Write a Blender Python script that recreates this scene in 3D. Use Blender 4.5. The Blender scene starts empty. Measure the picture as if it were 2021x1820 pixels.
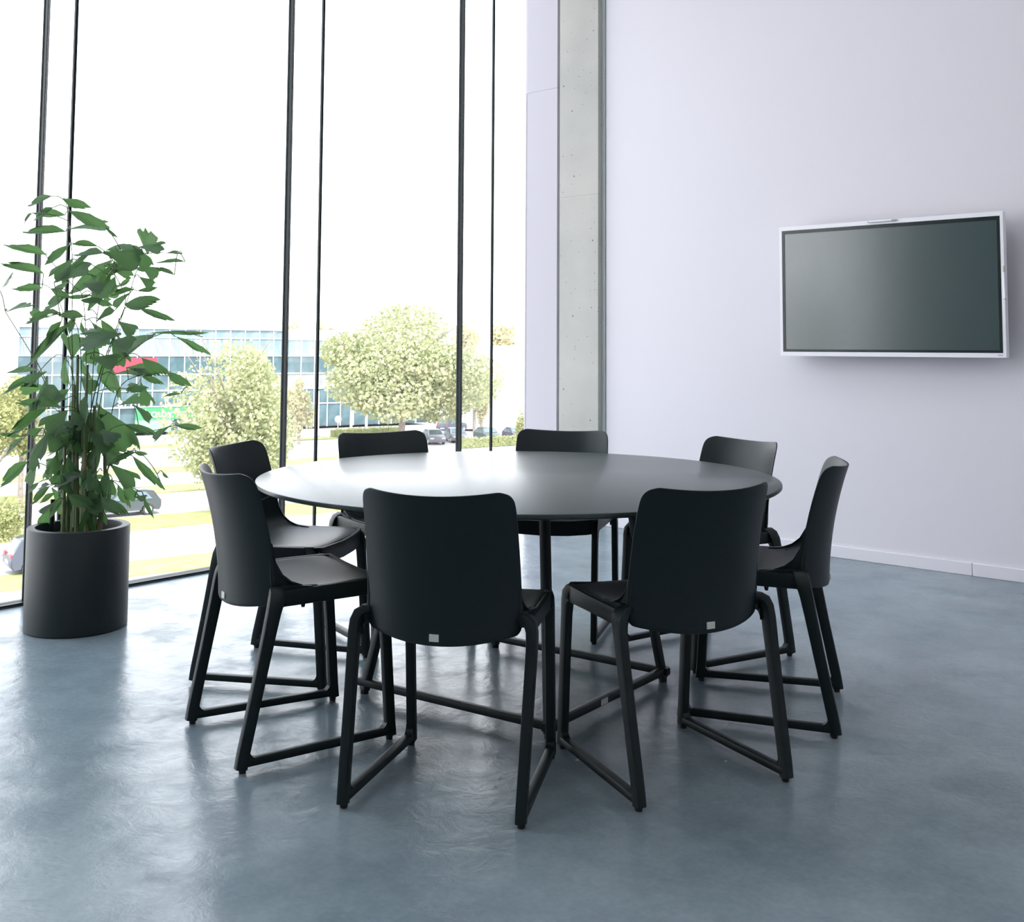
import bpy, bmesh, math, random, json
from mathutils import Vector, Matrix
S = bpy.context.scene
COL = S.collection
# ------------------------------------------------------------------ camera
cd = bpy.data.cameras.new('camera'); cam = bpy.data.objects.new('camera', cd); COL.objects.link(cam)
rt = Vector((0.7604, 0.6494, 0.0058)); up = Vector((0.0418, -0.0579, 0.9974)); bk = Vector((0.6481, -0.7582, -0.0712))
M = Matrix.Identity(4)
for i, v in enumerate((rt, up, bk)):
    for j in range(3): M[j][i] = v[j]
M.translation = (4.8818, -5.8721, 1.1557)
cam.matrix_world = M
cd.sensor_fit = 'HORIZONTAL'; cd.sensor_width = 36.0
cd.lens = 2128.9 / 2021 * 36
cd.shift_x = 0.0; cd.shift_y = -(910 - 537.2) / 2021
cd.clip_start = 0.05; cd.clip_end = 2000
S.camera = cam
# ------------------------------------------------------------------ sky, sun, exposure
W = bpy.data.worlds.new('sky'); S.world = W; W.use_nodes = True
nt = W.node_tree; nt.nodes.clear()
wo = nt.nodes.new('ShaderNodeOutputWorld'); bg = nt.nodes.new('ShaderNodeBackground')
tc = nt.nodes.new('ShaderNodeTexCoord'); sx = nt.nodes.new('ShaderNodeSeparateXYZ'); cr = nt.nodes.new('ShaderNodeValToRGB')
cr.color_ramp.elements[0].position = 0.0; cr.color_ramp.elements[0].color = (1.0, 0.97, 1.0, 1)
cr.color_ramp.elements[1].position = 0.8; cr.color_ramp.elements[1].color = (0.80, 0.88, 1.0, 1)
nt.links.new(tc.outputs['Generated'], sx.inputs[0]); nt.links.new(sx.outputs['Z'], cr.inputs[0])
nt.links.new(cr.outputs[0], bg.inputs[0]); bg.inputs[1].default_value = 2.35
nt.links.new(bg.outputs[0], wo.inputs[0])
sd = bpy.data.lights.new('sun', 'SUN'); sd.energy = 2.6; sd.angle = math.radians(1.5); sd.color = (1.0, 0.95, 0.86)
so = bpy.data.objects.new('sun', sd); COL.objects.link(so)
so.rotation_euler = Vector((-0.62, 0.25, -0.74)).to_track_quat('-Z', 'Y').to_euler()
S.view_settings.view_transform = 'Standard'; S.view_settings.look = 'None'
S.view_settings.gamma = 1.0; S.view_settings.exposure = 1.0; S.view_settings.use_curve_mapping = False
# ------------------------------------------------------------------ helpers
rnd = random.Random(11)
def mat(name, col, rough=0.5, spec=0.5, metal=0.0, noise=None, bump=None, coat=0.0, transl=None):
    """noise=(scale, other colour, low, high[, detail]) bump=(scale, strength, distance)"""
    m = bpy.data.materials.new(name); m.use_nodes = True; t = m.node_tree; n = t.nodes; l = t.links
    p = n['Principled BSDF']; p.inputs['Base Color'].default_value = (*col, 1); p.inputs['Roughness'].default_value = rough
    p.inputs['Specular IOR Level'].default_value = spec; p.inputs['Metallic'].default_value = metal
    p.inputs['Coat Weight'].default_value = coat
    c = n.new('ShaderNodeTexCoord')
    if noise:
        k = n.new('ShaderNodeTexNoise'); k.inputs['Scale'].default_value = noise[0]; k.inputs['Detail'].default_value = noise[4] if len(noise) > 4 else 5
        r = n.new('ShaderNodeValToRGB'); r.color_ramp.elements[0].position = noise[2]; r.color_ramp.elements[1].position = noise[3]
        r.color_ramp.elements[0].color = (*col, 1); r.color_ramp.elements[1].color = (*noise[1], 1)
        l.new(c.outputs['Object'], k.inputs['Vector']); l.new(k.outputs['Fac'], r.inputs[0]); l.new(r.outputs[0], p.inputs['Base Color'])
    if bump:
        k = n.new('ShaderNodeTexNoise'); k.inputs['Scale'].default_value = bump[0]; k.inputs['Detail'].default_value = 6
        b = n.new('ShaderNodeBump'); b.inputs['Strength'].default_value = bump[1]; b.inputs['Distance'].default_value = bump[2]
        l.new(c.outputs['Object'], k.inputs['Vector']); l.new(k.outputs['Fac'], b.inputs['Height']); l.new(b.outputs[0], p.inputs['Normal'])
    if transl:
        tr = n.new('ShaderNodeBsdfTranslucent'); tr.inputs[0].default_value = (*transl[0], 1)
        mx = n.new('ShaderNodeMixShader'); mx.inputs[0].default_value = transl[1]
        l.new(p.outputs[0], mx.inputs[1]); l.new(tr.outputs[0], mx.inputs[2]); l.new(mx.outputs[0], n['Material Output'].inputs[0])
    return m
def link(o, parent=None, label=None, cat=None, group=None, kind=None):
    COL.objects.link(o)
    if parent: o.parent = parent
    return tag(o, label, cat, group, kind)
def tag(o, label=None, cat=None, group=None, kind=None):
    if label: o['label'] = label
    if cat: o['category'] = cat
    if group: o['group'] = group
    if kind: o['kind'] = kind
    return o
def thing(name, loc=(0, 0, 0), rz=0.0, label=None, cat=None, group=None, kind=None):
    o = bpy.data.objects.new(name, None); o.location = loc; o.rotation_euler = (0, 0, rz); o.empty_display_size = 0.1
    return link(o, None, label, cat, group, kind)
def copy_tree(o, parent=None):
    c = o.copy(); COL.objects.link(c); c.parent = parent
    for ch in list(o.children): copy_tree(ch, c)
    return c
class MB:
    def __init__(s): s.v = []; s.f = []
    def add(s, vs, fs):
        b = len(s.v); s.v += [tuple(v) for v in vs]; s.f += [tuple(i + b for i in f) for f in fs]; return s
    def box(s, x0, y0, z0, x1, y1, z1, bev=0.0):
        if bev <= 0:
            vs = [(x0,y0,z0),(x1,y0,z0),(x1,y1,z0),(x0,y1,z0),(x0,y0,z1),(x1,y0,z1),(x1,y1,z1),(x0,y1,z1)]
            return s.add(vs, [(3,2,1,0),(4,5,6,7),(0,1,5,4),(1,2,6,5),(2,3,7,6),(3,0,4,7)])
        bm = bmesh.new(); bmesh.ops.create_cube(bm, size=1)
        for v in bm.verts: v.co = Vector((x0+(v.co.x+.5)*(x1-x0), y0+(v.co.y+.5)*(y1-y0), z0+(v.co.z+.5)*(z1-z0)))
        bmesh.ops.bevel(bm, geom=bm.edges[:], offset=bev, segments=2, affect='EDGES', profile=0.5)
        bm.verts.index_update(); vs = [v.co.copy() for v in bm.verts]; fs = [[v.index for v in f.verts] for f in bm.faces]; bm.free()
        return s.add(vs, fs)
    def sweep(s, path, sec, side, n=3, caps=True):
        """rounded-rectangle section (w along side hint, h across) swept along path; n = points per corner"""
        P = [Vector(p) for p in path]; side = Vector(side); rings = []
        for i, p in enumerate(P):
            t = (P[min(i+1, len(P)-1)] - P[max(i-1, 0)]).normalized()
            a = (side - t * side.dot(t)).normalized(); b = t.cross(a)
            w, h = sec[i] if isinstance(sec, list) else sec
            r = min(w, h) * 0.20; ring = []
            for q, (sa, sb) in enumerate(((1,1),(-1,1),(-1,-1),(1,-1))):
                for k in range(n):
                    an = math.pi/2 * (q + k/(n-1)) if n > 1 else math.pi/2*(q+.5)
                    ring.append(p + a*(sa*(w/2-r) + r*math.cos(an)) + b*(sb*(h/2-r) + r*math.sin(an)))
            rings.append(ring)
        m = 4*n; vs = [v for r in rings for v in r]; fs = []
        for i in range(len(P)-1):
            for k in range(m): fs.append((i*m+k, i*m+(k+1)%m, (i+1)*m+(k+1)%m, (i+1)*m+k))
        if caps: fs.append(tuple(range(m-1, -1, -1))); fs.append(tuple((len(P)-1)*m+k for k in range(m)))
        return s.add(vs, fs)
    def tube(s, path, r, n=8):
        P = [Vector(p) for p in path]; vs = []; fs = []
        for i, p in enumerate(P):
            t = (P[min(i+1, len(P)-1)] - P[max(i-1, 0)]).normalized()
            h = Vector((0,0,1)) if abs(t.z) < .9 else Vector((1,0,0))
            a = t.cross(h).normalized(); b = t.cross(a); rr = r[i] if isinstance(r, (list, tuple)) else r
            for k in range(n): an = 2*math.pi*k/n; vs.append(p + a*rr*math.cos(an) + b*rr*math.sin(an))
        for i in range(len(P)-1):
            for k in range(n): fs.append((i*n+k, i*n+(k+1)%n, (i+1)*n+(k+1)%n, (i+1)*n+k))
        fs.append(tuple(range(n-1, -1, -1))); fs.append(tuple((len(P)-1)*n+k for k in range(n)))
        return s.add(vs, fs)
    def lathe(s, prof, c=(0,0,0), n=64, close=False):
        vs = []; fs = []; m = len(prof)
        for k in range(n):
            a = 2*math.pi*k/n
            for r, z in prof: vs.append((c[0]+r*math.cos(a), c[1]+r*math.sin(a), c[2]+z))
        for k in range(n):
            for i in range(m if close else m-1):
                j = (i+1) % m; fs.append((k*m+i, ((k+1)%n)*m+i, ((k+1)%n)*m+j, k*m+j))
        return s.add(vs, fs)
    def prism(s, poly, axis, lo, hi):
        """poly of 2-D points extruded along axis 'x','y' or 'z'"""
        def P(a, b, c): return {'x': (c, a, b), 'y': (a, c, b), 'z': (a, b, c)}[axis]
        n = len(poly); vs = [P(a, b, lo) for a, b in poly] + [P(a, b, hi) for a, b in poly]
        return s.add(vs, [tuple(range(n)), tuple(range(2*n-1, n-1, -1))] + [(i, i+n, (i+1)%n+n, (i+1)%n) for i in range(n)])
    def mesh(s, name, m, smooth=True, fix=True):
        me = bpy.data.meshes.new(name); me.from_pydata(s.v, [], s.f); me.update()
        if fix:
            bm = bmesh.new(); bm.from_mesh(me); bmesh.ops.recalc_face_normals(bm, faces=bm.faces); bm.to_mesh(me); bm.free()
        if m: me.materials.append(m)
        if smooth:
            me.polygons.foreach_set('use_smooth', [True]*len(me.polygons))
            me.set_sharp_from_angle(angle=math.radians(38))
        return me
    def build(s, name, m, parent=None, smooth=True, fix=True, **kw):
        return link(bpy.data.objects.new(name, s.mesh(name, m, smooth, fix)), parent, **kw)
def subsurf(o, l=2):
    d = o.modifiers.new('subdivision', 'SUBSURF'); d.levels = l; d.render_levels = l; return o
def sheet(grid_front, grid_back):
    """closed shell from two equal grids [row][col]"""
    R = len(grid_front); C = len(grid_front[0]); vs = [p for r in grid_front for p in r] + [p for r in grid_back for p in r]; o = R*C; fs = []
    for i in range(R-1):
        for j in range(C-1):
            a = i*C+j; fs.append((a, a+1, a+C+1, a+C)); fs.append((o+a, o+a+C, o+a+C+1, o+a+1))
    for i in range(R-1):
        a = i*C; fs.append((a, a+C, o+a+C, o+a)); a = i*C+C-1; fs.append((a, o+a, o+a+C, a+C))
    for j in range(C-1):
        fs.append((j, o+j, o+j+1, j+1)); a = (R-1)*C+j; fs.append((a, a+1, o+a+1, o+a))
    return vs, fs
# ------------------------------------------------------------------ materials
M_wall = mat('white_paint', (0.715, 0.694, 0.74), 0.75, 0.3, bump=(900, 0.05, 0.0005))
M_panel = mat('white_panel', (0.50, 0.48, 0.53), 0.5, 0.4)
M_ceil = mat('ceiling_paint', (0.72, 0.74, 0.75), 0.9, 0.2)
M_base = mat('baseboard_paint', (0.75, 0.73, 0.78), 0.45, 0.4)
M_dark = mat('dark_aluminium', (0.004, 0.010, 0.011), 0.5, 0.25)
M_gasket = mat('grey_gasket', (0.02, 0.03, 0.033), 0.6)
M_plastic = mat('charcoal_plastic', (0.003, 0.010, 0.0115), 0.46, 0.34, bump=(1400, 0.12, 0.0003))
M_shell = mat('charcoal_shell', (0.0035, 0.0115, 0.014), 0.45, 0.38, bump=(1600, 0.15, 0.0003))
M_rubber = mat('black_rubber', (0.012, 0.014, 0.015), 0.7)
M_top = mat('dark_laminate', (0.026, 0.042, 0.040), 0.30, 0.42, bump=(700, 0.08, 0.0003))
M_edge = mat('table_edge', (0.05, 0.05, 0.045), 0.5)
M_steel = mat('black_steel', (0.009, 0.016, 0.018), 0.45, 0.4)
M_tag = mat('grey_tag', (0.62, 0.66, 0.62), 0.5)
M_pot = mat('anthracite_planter', (0.006, 0.014, 0.016), 0.5, 0.42, bump=(300, 0.15, 0.0005))
M_soil = mat('clay_granules', (0.09, 0.06, 0.04), 0.95, noise=(120, (0.22, 0.17, 0.12), .35, .7))
M_leaf = mat('palm_leaf', (0.020, 0.062, 0.028), 0.30, 0.55, transl=((0.12, 0.25, 0.08), 0.42))
M_leaf2 = mat('young_palm_leaf', (0.035, 0.11, 0.03), 0.34, 0.5, transl=((0.11, 0.26, 0.06), 0.4))
for m_ in (M_leaf, M_leaf2):
    n_ = m_.node_tree.nodes; l_ = m_.node_tree.links; tc_ = n_.new('ShaderNodeTexCoord'); mp_ = n_.new('ShaderNodeMapping'); mp_.inputs['Scale'].default_value = (26, 1.5, 1)
    nz_ = n_.new('ShaderNodeTexNoise'); nz_.inputs['Scale'].default_value = 1.0; nz_.inputs['Detail'].default_value = 3; b_ = n_.new('ShaderNodeBump'); b_.inputs['Strength'].default_value = 0.35; b_.inputs['Distance'].default_value = 0.02
    l_.new(tc_.outputs['Object'], mp_.inputs[0]); l_.new(mp_.outputs[0], nz_.inputs['Vector']); l_.new(nz_.outputs['Fac'], b_.inputs['Height']); l_.new(b_.outputs[0], n_['Principled BSDF'].inputs['Normal'])
M_stem = mat('palm_stem', (0.05, 0.10, 0.03), 0.45, noise=(30, (0.12, 0.15, 0.05), .4, .7))
M_cane = mat('palm_cane', (0.07, 0.12, 0.04), 0.5, noise=(18, (0.16, 0.14, 0.06), .45, .65))
M_white = mat('white_plastic', (0.82, 0.82, 0.85), 0.35)
M_bezel = mat('black_bezel', (0.010, 0.018, 0.018), 0.22)
M_screen = mat('matt_screen', (0.020, 0.050, 0.048), 0.20, 1.0, coat=1.0)
M_screen.node_tree.nodes['Principled BSDF'].inputs['Coat Roughness'].default_value = 0.20
M_copper = mat('pen_tip', (0.55, 0.47, 0.42), 0.4)
def concrete_floor():
    m = mat('polished_concrete', (0.2, 0.24, 0.27), 0.21); t = m.node_tree; n = t.nodes; l = t.links; p = n['Principled BSDF']
    tcn = n.new('ShaderNodeTexCoord'); c = n.new('ShaderNodeMapping'); c.inputs['Location'].default_value = (3.1, 7.7, .37); l.new(tcn.outputs['Object'], c.inputs['Vector'])
    def noise(sc, det, dist=0.0, rough=.55):
        k = n.new('ShaderNodeTexNoise'); k.inputs['Scale'].default_value = sc; k.inputs['Detail'].default_value = det
        k.inputs['Distortion'].default_value = dist; k.inputs['Roughness'].default_value = rough; l.new(c.outputs['Vector'], k.inputs['Vector']); return k
    def ramp(src, a, b, ca, cb):
        r = n.new('ShaderNodeValToRGB'); e = r.color_ramp.elements; e[0].position = a; e[1].position = b; e[0].color = (*ca, 1); e[1].color = (*cb, 1)
        l.new(src, r.inputs[0]); return r
    def mix(kind, f, a, b):
        x = n.new('ShaderNodeMix'); x.data_type = 'RGBA'; x.blend_type = kind; x.inputs[0].default_value = f
        l.new(a, x.inputs[6]); l.new(b, x.inputs[7]); return x.outputs[2]
    a = ramp(noise(1.4, 8, 0.0, .62).outputs['Fac'], .30, .70, (0.142, 0.190, 0.222), (0.262, 0.325, 0.362))
    b = ramp(noise(5, 7, 0.15, .6).outputs['Fac'], .25, .75, (0.85, 0.86, 0.87), (1.13, 1.13, 1.12))
    d = ramp(noise(60, 4).outputs['Fac'], .3, .7, (0.93, 0.93, 0.93), (1.05, 1.05, 1.05))
    base = mix('MULTIPLY', 1.0, mix('MULTIPLY', 1.0, a.outputs[0], b.outputs[0]), d.outputs[0])
    v = n.new('ShaderNodeTexVoronoi'); v.inputs['Scale'].default_value = 2.1; l.new(c.outputs['Vector'], v.inputs['Vector'])
    sp = ramp(v.outputs['Distance'], .010, .016, (1, 1, 1), (0, 0, 0))
    x = n.new('ShaderNodeMix'); x.data_type = 'RGBA'; l.new(sp.outputs[0], x.inputs[0]); l.new(base, x.inputs[6]); x.inputs[7].default_value = (.62, .65, .66, 1)
    l.new(x.outputs[2], p.inputs['Base Color'])
    sl = ramp(noise(4.5, 8, 0.0, .65).outputs['Fac'], .38, .64, (.06, .06, .06), (.48, .48, .48)); l.new(sl.outputs[0], p.inputs['Specular IOR Level'])
    bp = n.new('ShaderNodeBump'); bp.inputs['Strength'].default_value = 0.45; bp.inputs['Distance'].default_value = 0.005
    l.new(noise(11, 7, .5, .62).outputs['Fac'], bp.inputs['Height']); l.new(bp.outputs[0], p.inputs['Normal'])
    return m
def column_concrete():
    m = mat('cast_concrete', (0.5, 0.5, 0.47), 0.8, 0.2); t = m.node_tree; n = t.nodes; l = t.links; p = n['Principled BSDF']
    c = n.new('ShaderNodeTexCoord')
    k = n.new('ShaderNodeTexNoise'); k.inputs['Scale'].default_value = 2.5; k.inputs['Detail'].default_value = 6; l.new(c.outputs['Object'], k.inputs['Vector'])
    r = n.new('ShaderNodeValToRGB'); e = r.color_ramp.elements; e[0].position = .3; e[1].position = .7; e[0].color = (.43, .435, .40, 1); e[1].color = (.53, .515, .48, 1); l.new(k.outputs['Fac'], r.inputs[0])
    out = r.outputs[0]
    for sc, hi in ((13.0, .075), (30.0, .10)):
        v = n.new('ShaderNodeTexVoronoi'); v.inputs['Scale'].default_value = sc; v.inputs['Randomness'].default_value = 1; l.new(c.outputs['Object'], v.inputs['Vector'])
        # only a share of the cells hold a pore
        w = n.new('ShaderNodeMath'); w.operation = 'GREATER_THAN'; sepc = n.new('ShaderNodeSeparateColor'); l.new(v.outputs['Color'], sepc.inputs[0]); l.new(sepc.outputs[0], w.inputs[0]); w.inputs[1].default_value = .55
        q = n.new('ShaderNodeMath'); q.operation = 'LESS_THAN'; l.new(v.outputs['Distance'], q.inputs[0]); q.inputs[1].default_value = hi
        z = n.new('ShaderNodeMath'); z.operation = 'MULTIPLY'; l.new(w.outputs[0], z.inputs[0]); l.new(q.outputs[0], z.inputs[1])
        x = n.new('ShaderNodeMix'); x.data_type = 'RGBA'; l.new(z.outputs[0], x.inputs[0]); l.new(out, x.inputs[6]); x.inputs[7].default_value = (.16, .15, .12, 1); out = x.outputs[2]
    l.new(out, p.inputs['Base Color']); return m
def glass(name, tint=(0.97, 0.985, 0.98), fac=1.0):
    m = bpy.data.materials.new(name); m.use_nodes = True; t = m.node_tree; n = t.nodes; l = t.links; n.remove(n['Principled BSDF'])
    tr = n.new('ShaderNodeBsdfTransparent'); tr.inputs[0].default_value = (*tint, 1); g = n.new('ShaderNodeBsdfGlossy'); g.inputs['Roughness'].default_value = 0.02
    fr = n.new('ShaderNodeFresnel'); ge = n.new('ShaderNodeNewGeometry'); mr = n.new('ShaderNodeMapRange'); mr.inputs[3].default_value = 1.45; mr.inputs[4].default_value = 1/1.45; l.new(ge.outputs['Backfacing'], mr.inputs[0]); l.new(mr.outputs[0], fr.inputs[0]); mu = n.new('ShaderNodeMath'); mu.operation = 'MULTIPLY'; mu.inputs[1].default_value = fac
    mx = n.new('ShaderNodeMixShader'); l.new(fr.outputs[0], mu.inputs[0]); l.new(mu.outputs[0], mx.inputs[0]); l.new(tr.outputs[0], mx.inputs[1]); l.new(g.outputs[0], mx.inputs[2])
    l.new(mx.outputs[0], n['Material Output'].inputs[0]); return m
M_floor = concrete_floor(); M_col = column_concrete(); M_glass = glass('window_glass'); M_fin = glass('fin_glass', (0.985, 0.99, 0.99), 0.5)
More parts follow.
